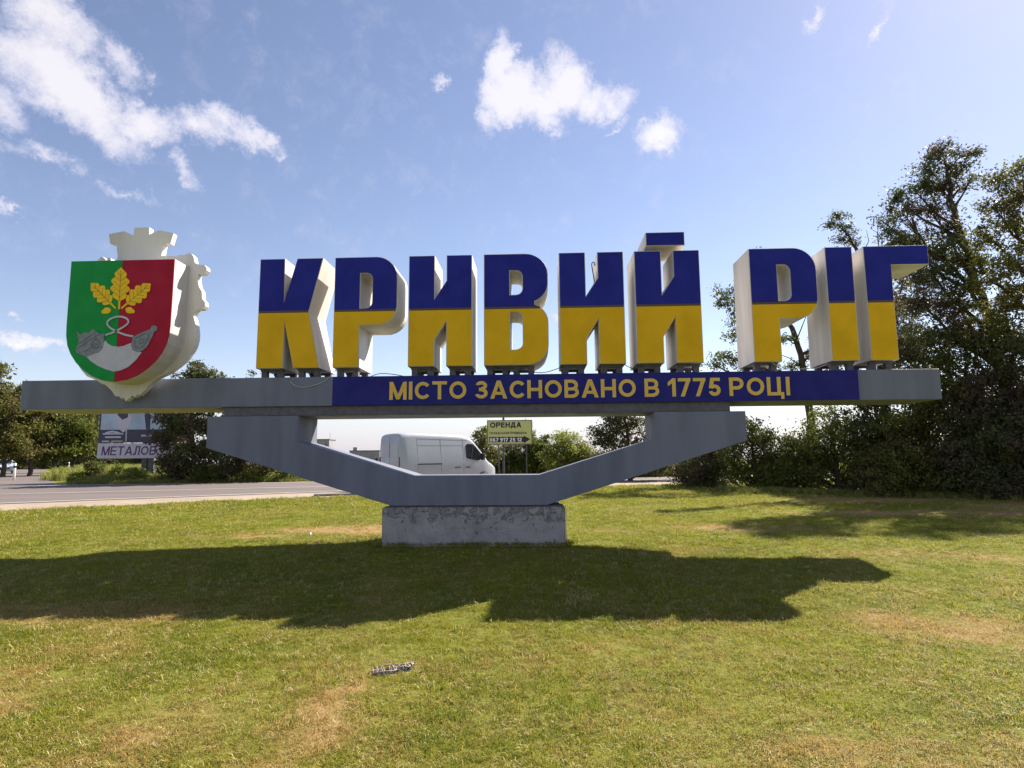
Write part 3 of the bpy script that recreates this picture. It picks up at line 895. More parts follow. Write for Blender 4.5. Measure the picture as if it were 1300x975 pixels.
    for pts in ([(150, 655), (200, 620), (245, 590)], [(160, 665), (215, 630), (258, 602)], [(225, 640), (245, 620), (262, 640), (255, 668), (232, 672), (222, 655), (230, 640)], [(180, 690), (215, 670), (250, 650)]):
        stroke(pts, 0.012, 'engraving', 'dgrey', y0=YD, sm=1)
    for pts in ([(440, 622), (480, 600), (510, 595), (492, 640), (470, 670), (438, 672), (432, 645), (440, 622)], [(455, 640), (472, 622), (484, 632), (466, 652), (455, 640)]):
        stroke(pts, 0.011, 'engraving', 'dgrey', y0=YD, sm=1)
    # cord
    stroke([(425, 612), (392, 607), (352, 592), (312, 572), (292, 546), (316, 522), (360, 512), (398, 524), (405, 545), (378, 566), (332, 592), (288, 606)], 0.036, 'cord', 'palegrey', y0=Y0 - 0.004)
    # mounting strut behind
    sub(MB().box(-8.6, -8.45, -0.129, 0.25, 3.31, 5.2), 'strut', MT['post'], cr)
    sub(MB().box(-7.95, -7.8, -0.129, 0.25, 3.31, 5.2), 'strut', MT['post'], cr)
crest()

# pedestal ---------------------------------------------------------------
def pedestal():
    root = empty('concrete_pedestal', (-1.3, 0.52, 0))
    tag(root, 'weathered grey concrete block with flaking plaster under the sign', 'pedestal')
    bm = bmesh.new()
    bmesh.ops.create_cube(bm, size=1)
    for v in bm.verts: v.co = Vector((v.co.x * 3.57, v.co.y * 1.03, 0.0 if v.co.z < 0 else 0.712))
    for v in bm.verts:
        if v.co.z < 0.1: v.co.z = -0.15
    bmesh.ops.bevel(bm, geom=bm.edges[:], offset=0.02, segments=2, affect='EDGES')
    bmesh.ops.subdivide_edges(bm, edges=[e for e in bm.edges if e.calc_length() > 0.3], cuts=40, use_grid_fill=True)
    from mathutils import noise
    for v in bm.verts:
        q = Vector(v.co)
        n = noise.fractal(q * 3.1, 1.0, 2.0, 5)
        top = max(0, (v.co.z - 0.25) / 0.46)
        if n > 0.12: v.co.y += (0.014 if v.co.y < 0 else -0.014) * min(1, (n - 0.12) * 14) * (0.3 + top)
        v.co.x += noise.noise(q * 7) * 0.006
        v.co.z += noise.noise(q * 5 + Vector((3, 1, 2))) * 0.006
    me = bpy.data.meshes.new('block'); bm.to_mesh(me); bm.free(); me.materials.append(MT['concrete'])
    link(bpy.data.objects.new('block', me), root)
    MB().box(-1.62, 1.70, -0.46, 0.48, 0.70, 0.742).build('bearing_plate', MT['post'], root)
    MB().add([(-1.78, -0.44, 0.71), (-1.60, -0.44, 0.71), (-1.60, -0.44, 0.745), (-1.78, 0.44, 0.71), (-1.60, 0.44, 0.71), (-1.60, 0.44, 0.745)],
             [(0, 1, 2), (5, 4, 3), (0, 2, 5, 3), (1, 4, 5, 2), (0, 3, 4, 1)]).build('mortar_wedge', MT['post'], root)
    MB().tube([(1.80, -0.50, -0.05), (1.80, -0.50, 0.74)], 0.011, 6).build('conduit', MT['cablew'], root, smooth=True)
pedestal()

# ------------------------------------------------------------------ van
def build_van():
    a = Vector((-6.65, 15.4)); ang = R(43)
    root = empty('delivery_van', (a.x, a.y, gz(0, 16.5) + 0.03), ang)
    tag(root, 'white high-roof panel van driving right on the road behind the sign', 'van')
    L = 5.55
    st = [0.0, 0.04, 0.12, 0.4, 1.0, 1.8, 2.6, 3.3, 3.62, 3.80, 3.98, 4.16, 4.34, 4.52, 4.70, 4.86, 4.98, 5.12, 5.28, 5.40, 5.48, 5.54]
    def ztop(x):
        pts = [(0, 2.40), (.04, 2.45), (.12, 2.49), (.4, 2.52), (1, 2.53), (3.2, 2.50), (3.62, 2.44), (3.80, 2.37), (4.0, 2.24), (4.34, 1.88), (4.70, 1.48), (4.86, 1.31), (4.98, 1.22), (5.12, 1.15), (5.28, 1.07), (5.40, .98), (5.48, .86), (5.54, .70)]
        return interp(pts, x)
    def hw(x):
        return interp([(0, .93), (.04, .96), (.12, .98), (.4, 1.0), (4.0, 1.0), (4.7, .97), (5.12, .90), (5.4, .78), (5.54, .62)], x)
    def sec(x):
        zt = ztop(x); w = hw(x); zb = 0.34
        prof = []
        H = zt - zb
        sh = min(1.25, zb + H * 0.72)
        for z, k in [(zb, .93), (zb + .04, .97), (zb + .2, 1.0), (min(.95, zb + H * .5), 1.0), (sh, .995)]: prof.append((w * k, z))
        zr = zt - min(.22, H * .2)
        if zr > sh:
            kk = 1 - 0.16 * (zr - sh) / 1.2
            prof.append((w * (1 + kk) / 2 * .998, (sh + zr) / 2)); prof.append((w * kk, zr))
            prof += [(w * kk * .975, zt - min(.1, H * .1)), (w * kk * .90, zt - min(.035, H * .04)), (w * kk * .7, zt), (w * kk * .35, zt + .015)]
        else:
            prof += [(w * .97, sh + .02), (w * .95, zt - .06), (w * .93, zt - .04), (w * .88, zt - .02), (w * .7, zt), (w * .35, zt + .015)]
        return prof
    vs = []; fs = []; n = None
    for x in st:
        p = sec(x); ring = [(x, -y, z) for y, z in p] + [(x, 0, p[-1][1] + .004)] + [(x, y, z) for y, z in p[::-1]]
        n = len(ring); vs += ring
    for i in range(len(st) - 1):
        for k in range(n):
            k2 = (k + 1) % n
            fs.append((i * n + k, (i + 1) * n + k, (i + 1) * n + k2, i * n + k2))
    fs.append(tuple(range(n))); fs.append(tuple(range((len(st) - 1) * n, len(st) * n))[::-1])
    body = MB().add(vs, fs).build('body', MT['vanpaint'], root, smooth=True)
    es = body.modifiers.new('es', 'EDGE_SPLIT'); es.split_angle = R(50)
    def sy(x, z):
        p = sec(x)
        for (y0, z0), (y1, z1) in zip(p, p[1:]):
            if z0 <= z <= z1 and z1 > z0: return y0 + (y1 - y0) * (z - z0) / (z1 - z0)
        return p[-1][0]
    def skin(poly, name, m, off=0.006, side=-1, parent=None, sub_n=1):
        """a thin plate that follows the side of the body"""
        me = MB()
        tri = tessellate_polygon([[Vector((p[0], p[1], 0)) for p in poly]])
        v = [(x, side * (sy(x, z) + off), z) for x, z in poly] + [(x, side * (sy(x, z) - 0.01), z) for x, z in poly]
        nn = len(poly); f = []
        for t in tri: f.append(tuple(t))
        for i in range(nn): j = (i + 1) % nn; f.append((i, j, j + nn, i + nn))
        o = me.add(v, f).build(name, m, parent or root)
        bm = bmesh.new(); bm.from_mesh(o.data); bmesh.ops.recalc_face_normals(bm, faces=bm.faces[:]); bm.to_mesh(o.data); bm.free()
        return o
    def strip(x0, z0, x1, z1, w, name, m, side=-1, off=0.004, n=8):
        dx, dz = x1 - x0, z1 - z0; l = math.hypot(dx, dz); nx, nz = -dz / l * w / 2, dx / l * w / 2
        top = [(x0 + dx * i / n + nx, z0 + dz * i / n + nz) for i in range(n + 1)]
        bot = [(x0 + dx * i / n - nx, z0 + dz * i / n - nz) for i in range(n, -1, -1)]
        return skin(top + bot, name, m, off, side)
    for s in (-1, 1):
        g = [(3.50, 1.42), (3.50, 1.98), (3.62, 2.07), (3.95, 2.05), (4.10, 1.93), (4.42, 1.60), (4.50, 1.46), (4.30, 1.30), (4.05, 1.28), (3.62, 1.36)]
        w = skin(g, 'cab_window', MT['glass'], 0.010, s)
        skin([(3.78, 1.34), (3.82, 1.34), (3.98, 2.02), (3.94, 2.03)], 'window_pillar', MT['plastic'], 0.014, s)
        fr = skin([(p[0] + (p[0] - 4.0) * .09, p[1] + (p[1] - 1.68) * .10) for p in g], 'window_frame', MT['palegrey'], 0.005, s)
        for x in (0.86, 2.10, 3.36):
            strip(x, .42, x, 2.30, .012, 'door_seam', MT['gap'], s)
        strip(0.86, 1.96, 3.36, 1.98, .010, 'body_crease', MT['gap'], s)
        strip(0.90, 2.26, 4.0, 2.10 + .12, .010, 'gutter', MT['gap'], s)
        strip(0.86, 1.13, 2.12, 1.14, .045, 'sliding_rail', MT['plastic'], s, off=.012)
        for x0, x1 in ((2.86, 3.14), (3.46, 3.72)):
            strip(x0, .97, x1, .975, .035, 'door_handle', MT['plastic'], s, off=.03, n=3)
        strip(0.4, .50, 5.0, .50, .09, 'side_moulding', MT['plastic'], s, off=.015)
        skin([(5.0, .86), (5.02, 1.10), (5.20, 1.06), (5.40, .92), (5.42, .82), (5.2, .80)], 'headlight', MT['lamp'], 0.008, s)
        mr = MB(); mr.box(4.30, 4.42, 1.03, 1.26, 1.30, 1.62) if s > 0 else mr.box(4.30, 4.42, -1.26, -1.03, 1.30, 1.62)
        mr.build('mirror', MT['plastic'], root, bevel=0.03)
        for x in (0.86, 4.55):
            wh = MB()
            for k in range(24):
                pass
            ring = []
            prof = [(0.0, .05), (.20, .05), (.24, .02), (.31, 0.0), (.335, .03), (.335, .17), (.30, .20), (0, .20)]
            v = []; f = []; K = 24
            for r_, d in prof:
                for k in range(K):
                    t = 2 * math.pi * k / K; v.append((x + r_ * math.cos(t), s * (1.0 - d), .335 + r_ * math.sin(t)))
            for i in range(len(prof) - 1):
                for k in range(K):
                    f.append((i * K + k, i * K + (k + 1) % K, (i + 1) * K + (k + 1) % K, (i + 1) * K + k))
            wh.add(v, f)
            for i in range(len(wh.f)): wh.m[i] = 1 if i < 2 * K else 0
            wh.build('wheel', [MT['tyre'], MT['rim']], root, smooth=True)
            arch = [(x + .42 * math.cos(R(t)), .335 + .42 * math.sin(R(t))) for t in range(0, 181, 15)]
            skin([(a_, max(b_, .36)) for a_, b_ in arch], 'wheel_arch', MT['plastic'], 0.004, s)
    # windscreen
    v = []; 
    for x in (3.92, 4.12, 4.34, 4.60, 4.84):
        w_ = hw(x) * .80
        for yy in (-1, -.5, 0, .5, 1): v.append((x, yy * w_, ztop(x) + .018 - .01 * abs(yy)))
    f = [(i * 5 + j, (i + 1) * 5 + j, (i + 1) * 5 + j + 1, i * 5 + j + 1) for i in range(4) for j in range(4)]
    MB().add(v, f).build('windscreen', MT['glass'], root, smooth=True)
    MB().box(5.42, 5.60, -.72, .72, .34, .56).build('front_bumper', MT['plastic'], root, bevel=.04)
    MB().box(-.10, .05, -.93, .93, .36, .58).build('rear_bumper', MT['plastic'], root, bevel=.03)
    for s in (-1, 1):
        MB().box(-.015, .02, *sorted((s * .90, s * .80)), .95, 1.45).build('tail_light', MT['tail'], root, bevel=.008)
        MB().box(-.02, .0, *sorted((s * .03, s * .74)), 1.45, 2.05).build('rear_window', MT['vanpaint'], root, bevel=.008)
    MB().box(-.008, .0, -.006, .006, .6, 2.4).build('rear_door_seam', MT['gap'], root)
    MB().box(-.03, .0, -.06, .06, 1.02, 1.06).build('rear_handle', MT['plastic'], root)
build_van()


def build_car():
    b = at(-3, 602, 49.3)
    root = empty('parked_car', (-55.2, 50.2, gz(0, 50) + 0.02), R(-48))
    tag(root, 'pale blue car cut by the left edge of the photo on the side road', 'car')
    prof = [(-2.1, .35), (-2.15, .75), (-2.0, 1.0), (-1.7, 1.05), (-1.2, 1.42), (-.4, 1.5), (.35, 1.45), (1.0, 1.02), (1.8, .90), (2.12, .72), (2.15, .35)]
    st = [(-.85, .0), (-.83, .05), (-.72, .0)]
    v = []; f = []
    ys = [(-.86, .86), (-.80, 1.0), (.80, 1.0), (.86, .86)]
    n = len(prof)
    for y, k in ((-.84, 0), (-.80, 1), (.80, 1), (.84, 0)):
        for x, z in prof:
            yy = y * (0.82 if z > 1.1 else 1)
            v.append((x * (1 if k else .985), yy, z if k else .35 + (z - .35) * .96))
    for i in range(3):
        for k in range(n):
            k2 = (k + 1) % n; f.append((i * n + k, i * n + k2, (i + 1) * n + k2, (i + 1) * n + k))
    f.append(tuple(range(n))[::-1]); f.append(tuple(range(3 * n, 4 * n)))
    o = MB().add(v, f).build('body', MT['carblue'], root, bevel=.03)
    for s in (-1, 1):
        for nm, poly in (('side_window', [(-1.45, 1.08), (-1.12, 1.36), (-.45, 1.42), (-.45, 1.06)]), ('side_window', [(-.38, 1.06), (-.38, 1.42), (.30, 1.38), (.82, 1.04)])):
            mb = MB(); mb.prism(ccw(poly), *(sorted((s * .60, s * .80))))
            q = mb.build(nm, MT['glass'], root)
        for x in (-1.35, 1.35):
            mb = MB(); K = 18
            ring = [(x + .31 * math.cos(2 * math.pi * k / K), .31 + .31 * math.sin(2 * math.pi * k / K)) for k in range(K)]
            mb.prism(ring, *(sorted((s * .68, s * .87))))
            w = mb.build('wheel', MT['tyre'], root, bevel=.02)
            mb = MB().prism([(x + .19 * math.cos(2 * math.pi * k / K), .31 + .19 * math.sin(2 * math.pi * k / K)) for k in range(K)], *(sorted((s * .80, s * .88))))
            mb.build('rim', MT['rim'], w)
        MB().box(2.05, 2.16, *sorted((s * .5, s * .78)), .66, .80).build('headlight', MT['lamp'], root)
        MB().box(-2.16, -2.05, *sorted((s * .5, s * .78)), .76, .92).build('tail_light', MT['tail'], root)
    MB().prism([(.45, 1.40), (.98, 1.04), (1.0, 1.06), (.47, 1.425)], -.62, .62).build('windscreen', MT['glass'], root)
build_car()

# ------------------------------------------------------------------ boards, posts, far buildings
def board_right():
    Y = 23.2
    c = at(647, 549, Y)
    z0 = gz(0, Y)
    root = empty('rental_board', (c.x, Y, z0))
    tag(root, 'pale yellow rental notice board with black phone arrow beside the bushes', 'billboard')
    hw_, zb, zt = 1.29, at(647, 564.5, Y).z - z0, at(647, 533.2, Y).z - z0
    MB().box(-hw_, hw_, -.03, .03, zb, zt).build('board_frame', MT['boardf'], root, bevel=.01)
    MB().box(-hw_ + .06, hw_ - .06, -.040, -.031, zb + .06, zt - .06).build('board_panel', MT['boardy'], root)
    H = zt - zb
    lettering('ОРЕНДА', -hw_ + .18, zt - .43, .30, 1.78, -.046, MT['ink'], root, t=.25, depth=.005)
    lettering('СКЛАДСЬКИХ ПРИМІЩЕНЬ', -hw_ + .15, zb + .60, .125, 2.12, -.046, MT['ink'], root, t=.2, depth=.005)
    a = [(-hw_ + .12, zb + .14), (hw_ - .48, zb + .14), (hw_ - .48, zb + .07), (hw_ - .12, zb + .30), (hw_ - .48, zb + .50), (hw_ - .48, zb + .44), (-hw_ + .12, zb + .44)]
    MB().prism(ccw(a), -.047, -.0405).build('arrow', MT['ink'], root)
    lettering('067 917 25 12', -hw_ + .16, zb + .175, .21, 1.82, -.052, MT['whiteink'], root, t=.21, depth=.004)
    for x in (-.62, .95):
        MB().box(x - .03, x + .03, .032, .092, -.1, zb + .1).build('post', MT['metalpost'], root)
    MB().box(-.42, -.30, .10, .20, -.1, zt + 1.0).build('mast', MT['metalpost'], root)
board_right()


def billboard_left():
    Y = 26.5
    z0 = gz(0, Y)
    l, r_ = at(124, 572, Y), at(243, 572, Y)
    root = empty('roadside_billboard', ((l.x + r_.x) / 2, Y, z0))
    tag(root, 'large billboard with picture panel above a white МЕТАЛОВ text panel, half behind a tree', 'billboard')
    w = (r_.x - l.x) / 2
    zz = lambda py: at(150, py, Y).z - z0
    MB().box(-w, w, -.04, .04, zz(582), zz(563)).build('text_panel', MT['bbwhite'], root, bevel=.01)
    h = (zz(566.5) - zz(579))
    lettering('МЕТАЛОВ', -w + .28, zz(578), h * .92, (at(198, 572, Y).x - at(129, 572, Y).x), -.05, MT['purple'], root, t=.16, depth=.008, slant=.1)
    z1, z2, z3 = zz(562), zz(545.5), zz(505)
    pp = MB().box(-w, w, -.04, .06, z1, z3).build('picture_panel', MT['bbdark'], root, bevel=.01)
    MB().box(-w + .12, w - .1, -.046, -.041, z2, z3 - .1).build('picture_sky', MT['bbteal'], pp)
    q = lambda px, py: (at(px, py, Y).x - root.location.x, at(px, py, Y).z - z0)
    MB().prism(ccw([q(148, 527), (q(152, 545)), q(157, 549), q(163, 545), q(168, 530), q(160, 520), q(150, 520)]), -.050, -.0465).build('picture_shape', MT['bbwhite'], pp)
    MB().prism(ccw([q(184, 527), q(186, 545), q(191, 545), q(192, 528), q(188, 520)]), -.050, -.0465).build('picture_shape', MT['bbdark'], pp)
    MB().prism(ccw([q(150, 521), q(150, 527), q(156, 533), q(163, 530), q(164, 521)]), -.054, -.0505).build('picture_shape', MT['bbdark'], pp)
    MB().prism(ccw([q(160.5, 545), q(159.8, 561), q(161, 561), q(162, 545)]), -.050, -.0465).build('picture_line', MT['bbwhite'], pp)
    for (a, b, c, d, e) in ((131, 550, 157, 551.5, .9), (134, 554, 154, 556, 1.2), (130, 559.5, 139, 561, 1), (142, 559.5, 156, 560.5, 1), (180, 552, 196, 554, 1)):
        p0, p1 = q(a, b), q(c, d)
        MB().box(p0[0], p1[0], -.048, -.0415, p1[1], p0[1]).build('picture_stroke', MT['palegrey'], pp)
    MB().prism(ccw([q(131, 551), q(137, 548), q(143, 546.8), q(150, 548), q(158, 551.5), q(150, 550), q(143, 549), q(137, 550)]), -.051, -.0485).build('picture_stroke', MT['bbwhite'], pp)
    for px in (181, 190):
        x = q(px, 600)[0]
        MB().box(x - .17, x + .17, .08, .40, -.1, z1 + .5).build('post', MT['metalpost'], root, bevel=.01)
billboard_left()


def guide_post(x, y, h, label):
    root = empty('guide_post', (x, y, gz(x, y)))
    tag(root, label, 'guide post', 'white roadside guide posts')
    MB().tube([(0, 0, -.1), (0, 0, h * .98), (0, 0, h)], [.085, .08, .05], 10).build('post', MT['postwhite'], root, smooth=True)
    MB().tube([(0, 0, h * .72), (0, 0, h * .86)], [.088, .088], 10).build('black_band', MT['ink'], root)
guide_post(-36.7, 30.2, 1.2, 'larger white guide post beside the side road near the pale blue car')
guide_post(-61.3, 67.1, 1.15, 'small distant white guide post in front of the far left trees')


def buildings():
    z0 = 0.78
    for (px0, px1, pyt, Y, nm, lab) in ((402, 418, 558.5, 240, 'distant_tower_block', 'narrow grey building with a bare rooftop, far off left of the van'),
                                        (444, 482, 573, 230, 'distant_shed', 'long low grey shed on the horizon just behind the van')):
        a, b = at(px0, pyt, Y), at(px1, pyt, Y)
        cx = (a.x + b.x) / 2; w = (b.x - a.x) / 2; h = a.z - z0
        root = empty(nm, (cx, Y, z0)); tag(root, lab, 'building')
        wl = MB().box(-w, w, 0, 8, -.5, h).build('wall', MT['render'], root)
        MB().box(-w - .2, w + .2, -.2, 8.2, h, h + .35).build('roof', MT['roofm'], root)
        n = max(2, int(w * 2 / 2.2))
        for fl in range(max(1, int(h / 3.0))):
            for i in range(n):
                x = -w + (i + .5) * 2 * w / n
                zc = 1.6 + fl * 3.0
                if zc + .8 < h: MB().box(x - .45, x + .45, -.06, .02, zc - .6, zc + .6).build('window', MT['glass'], wl)
        if 'shed' in nm:
            MB().box(-w + 1.0, -w + 2.6, 1, 3, h + .35, h + 1.6).build('chimney', MT['render'], root)
        else:
            MB().tube([(w - .5, 2, h), (w - .4, 2, h + 3)], .06, 5).build('aerial', MT['metalpost'], root)
buildings()


def lawn_grate():
    root = empty('metal_grate', (-1.38, -6.31, gz(0, -6.31) + 0.018), R(24))
    tag(root, 'small crumpled grey metal grate with uneven pale ribs lying in the lawn', 'grate')
    root.scale = (1.15, 1.15, 1.15)
    MB().add([(-.16, -.06, -.012), (0, -.075, -.012), (.15, -.05, -.012), (.18, .03, -.012), (.05, .07, -.012), (-.15, .06, -.012)], [(0, 1, 2, 3, 4, 5)]).build('dark_sheet', MT['nearblack'], root)  # flat near-black sheet lying under the ribs
    MB().tube([(-.17, -.058, .0), (-.08, -.070, .012), (.0, -.066, .006), (.03, -.05, .01)], .006, 6).build('frame_rail', MT['grate'], root, smooth=True)
    MB().tube([(-.15, .062, .0), (-.02, .075, .014), (.10, .058, .008), (.19, .045, .02)], .005, 6).build('frame_rail', MT['grate'], root, smooth=True)
    MB().tube([(.03, -.05, .01), (.09, -.02, .02), (.13, -.03, .008), (.18, .02, .018)], .006, 6).build('frame_rail', MT['grate'], root, smooth=True)
    for i in range(14):
        x = -.155 + i * .024 + rnd.uniform(-.006, .006); j = rnd.uniform(-.016, .016); q = 1 if i < 9 else .55
        y0, y1 = -.06 * q + rnd.uniform(-.012, .012), .06 + rnd.uniform(-.02, .012)
        MB().tube([(x, y0, .004), (x + j * .6, -.02, .014 + rnd.uniform(-.008, .010)), (x + j, .03, .014 + rnd.uniform(-.008, .012)), (x + j * 1.5, y1, .006)], rnd.uniform(.0035, .0065), 5).build('rib', MT['grate'], root, smooth=True)
lawn_grate()
for (x, y, s) in ((-5.0, 1.35, .035), ):
    v = [(-s, -s * .6, .012), (s, -s * .5, .05), (s * 1.1, s * .6, .07), (-s * .8, s * .7, .02), (0, 0, .085)]
    o = MB().add([(a, b, c) for a, b, c in v] + [(a, b, c - .02) for a, b, c in v], [(0, 1, 4), (1, 2, 4), (2, 3, 4), (3, 0, 4), (6, 5, 9), (7, 6, 9), (8, 7, 9), (5, 8, 9)]).build('paper_scrap', MT['paper'])
    o.location = (x, y, gz(x, y)); tag(o, 'crumpled white paper scrap on the dry patch left of the pedestal', 'litter')


# ------------------------------------------------------------------ trees and shrubs
def leaf_mesh(name, cen, size, mat_, parent, droop=0.0, wind=(0, 0, 0), aspect=0.5, seed=0):
    r = np.random.default_rng(seed)
    n = len(cen)
    d = r.normal(size=(n, 3)) + np.array(wind)
    d[:, 2] -= droop
    d /= np.linalg.norm(d, axis=1, keepdims=True) + 1e-9
    u = np.cross(d, r.normal(size=(n, 3))); u /= np.linalg.norm(u, axis=1, keepdims=True) + 1e-9
    s = size * r.uniform(0.6, 1.35, size=(n, 1))
    a = cen - d * s * .5; b = cen + u * s * aspect * .5 - d * s * .05; c = cen + d * s * .5; e = cen - u * s * aspect * .5 - d * s * .05
    v = np.stack([a, b, c, e], 1).reshape(-1, 3).astype('f')
    me = bpy.data.meshes.new(name)
    me.vertices.add(n * 4); me.vertices.foreach_set('co', v.ravel())
    me.loops.add(n * 4); me.loops.foreach_set('vertex_index', np.arange(n * 4, dtype='i'))
    me.polygons.add(n); me.polygons.foreach_set('loop_start', np.arange(0, n * 4, 4, dtype='i'))
    me.update(calc_edges=True)
    at_ = me.attributes.new('var', 'FLOAT', 'FACE'); at_.data.foreach_set('value', r.uniform(0, 1, n).astype('f'))
    me.materials.append(mat_)
    return link(bpy.data.objects.new(name, me), parent)


def tree(name, label, cat, base, trunk, clumps, leaf, size, mat_, r0=0.16, tuft=0.28, per=26, dens=1.0, group=None, seed=1, wind=(0, 0, 0), droop=0.2, aspect=0.5, stems=1, shell=0.5, bare=(), low=3.0):
    """base (x, y); trunk: world points; clumps: (center, (rx, ry, rz)) in world coordinates"""
    r = np.random.default_rng(seed)
    b = Vector((base[0], base[1], gz(*base)))
    root = empty(name, b); tag(root, label, cat, group)
    P = [Vector(p) - b for p in trunk]
    n = len(P)
    rad = [r0 * (1 - 0.8 * i / (n - 1)) for i in range(n)]
    # finer trunk
    Q = [Vector(p) for p in P]
    for _ in range(2):
        q = [Q[0]]
        for a, c in zip(Q, Q[1:]): q += [a * .75 + c * .25, a * .25 + c * .75]
        Q = q + [Q[-1]]
    m = len(Q)
    RQ = [r0 * (1.15 - 0.95 * i / (m - 1)) for i in range(m)]
    Q = [q + Vector(r.normal(size=3)) * r0 * 0.15 if 0 < i < m - 1 else q for i, q in enumerate(Q)]
    mb = MB().tube(Q, RQ, 9)
    cen = []
    for (c, rr) in clumps:
        c = Vector(c) - b
        # the trunk point from which this limb leaves
        best = None
        for i, q in enumerate(Q):
            dz = c.z - q.z
            cost = (c - q).length + (low * max(0, -dz + 0.2 * (c - q).length))
            if best is None or cost < best[0]: best = (cost, i)
        i = best[1]; q = Q[i]
        i = max(1, i - (max(1, m // 8) if low > 1 else 1)); q = Q[i]
        mid = q.lerp(c, .5) + Vector((0, 0, -.06 * (c - q).length)) + Vector(r.normal(size=3)) * .08 * (c - q).length
        rl = min(RQ[i] * .6, .05 + .02 * (c - q).length)
        pts = [q, q.lerp(mid, .5) + Vector(r.normal(size=3)) * .03, mid, mid.lerp(c, .5) + Vector(r.normal(size=3)) * .04, c]
        mb.tube(pts, [rl, rl * .85, rl * .65, rl * .45, rl * .22], 6)
        vol = rr[0] * rr[1] * rr[2]
        nt = max(3, int(dens * 5.2 * (vol ** (2 / 3)) / (tuft * tuft) * .5))
        tv = r.normal(size=(nt, 3)); tv /= np.linalg.norm(tv, axis=1, keepdims=True)
        rad_ = r.uniform(0, 1, (nt, 1)) ** shell
        tc = tv * rad_ * np.array(rr) + np.array(c)
        for k in range(min(nt, 9)):
            t = Vector(tc[k]); st_ = mid.lerp(c, r.uniform(.4, 1))
            mb.tube([st_, st_.lerp(t, .5) + Vector(r.normal(size=3)) * .06, t], [rl * .3, rl * .2, .008], 4, caps=False)
        sc_ = tuft * r.uniform(.55, 1.35, (nt, 1, 1))
        lf = tc[:, None, :] + r.normal(size=(nt, per, 3)) * sc_ * np.array([.62, .62, .42])
        cen.append(lf.reshape(-1, 3))
    for bp in bare:
        pts = [Vector(p) - b for p in bp]
        mb.tube(pts, [.035 * (1 - .8 * i / (len(pts) - 1)) for i in range(len(pts))], 5)
    mb.build('trunk', MT['bark'], root, smooth=True)
    cen = np.concatenate(cen)
    lo = gz(*base) * 0 + 0.02
    cen = cen[cen[:, 2] > lo]
    leaf_mesh('crown', cen, size, mat_, root, droop, wind, aspect, seed + 5)
    return root


def W(px, py, Y, rx, ry=None, rz=None):
    """clump centre at a pixel and depth; radii given in pixels there"""
    p = at(px, py, Y); k = (Y + DIST) / FPX
    rx *= k; rz = rx if rz is None else rz * k; ry = rx if ry is None else ry * k
    return (tuple(p), (rx, ry, rz))


# --- the tall dark trees at the right
Y1 = 11.8
pp = lambda lst, Y: [tuple(at(a, b, Y)) for a, b in lst]
base1 = at(1282, 600, Y1)
tree('tall_dark_tree', 'tallest dark tree with wind-swept feathery crown rising right of the letter Г', 'tree', (base1.x, base1.y),
     [(base1.x, base1.y, 0.0)] + pp([(1284, 540), (1262, 430), (1238, 345), (1214, 280), (1207, 240), (1200, 205)], Y1),
     [W(1192, 192, Y1, 20, 18, 14), W(1222, 196, Y1, 20, 15, 9), W(1178, 214, Y1, 22, 18, 11), W(1215, 218, Y1, 20, 18, 12), W(1160, 240, Y1, 24, 18, 14), W(1136, 250, Y1, 16, 14, 12), W(1196, 240, Y1, 26, 20, 14), W(1230, 232, Y1, 14, 14, 8),
      W(1148, 272, Y1, 26, 20, 14), W(1180, 268, Y1, 26, 20, 14), W(1200, 292, Y1, 22, 20, 14), W(1135, 300, Y1, 20, 18, 16), W(1162, 304, Y1, 24, 20, 16), W(1190, 318, Y1, 30, 24, 20),
      W(1122, 282, Y1, 9, 9, 6), W(1225, 325, Y1, 26, 24, 22), W(1185, 350, Y1, 34, 30, 22), W(1215, 380, Y1, 34, 30, 28), W(1170, 385, Y1, 34, 30, 28), W(1190, 430, Y1, 44, 34, 34), W(1240, 430, Y1, 38, 34, 34), W(1150, 440, Y1, 30, 28, 34)],
     None, .13, MT['leaf_dark'], r0=.20, tuft=.28, per=58, dens=1.6, seed=3, wind=(-.9, 0, .15), group='tall dark trees at the right edge', aspect=.4)
Y2 = 10.6
base2 = at(1345, 610, Y2)
tree('tall_dark_tree', 'dark leafy tree cut by the right edge of the photo', 'tree', (base2.x, base2.y),
     [(base2.x, base2.y, 0.0)] + pp([(1338, 520), (1322, 400), (1308, 300), (1300, 240)], Y2),
     [W(1297, 215, Y2, 20, 18, 14), W(1270, 232, Y2, 26, 20, 14), W(1298, 250, Y2, 26, 20, 18), W(1262, 262, Y2, 22, 20, 14), W(1285, 285, Y2, 34, 26, 20), W(1255, 300, Y2, 22, 20, 18), W(1278, 330, Y2, 34, 28, 24), W(1250, 350, Y2, 28, 26, 22), W(1290, 375, Y2, 36, 30, 26), W(1260, 410, Y2, 36, 30, 30),
      W(1295, 440, Y2, 36, 30, 34), W(1335, 300, Y2, 40, 34, 34), W(1340, 370, Y2, 40, 34, 34), W(1345, 440, Y2, 40, 34, 34), W(1330, 240, Y2, 34, 26, 24)],
     None, .13, MT['leaf_brown'], r0=.22, tuft=.30, per=58, dens=1.5, seed=4, wind=(-.7, 0, .1), group='tall dark trees at the right edge', aspect=.42)
Y3 = 15.5
base3 = at(1130, 612, Y3)
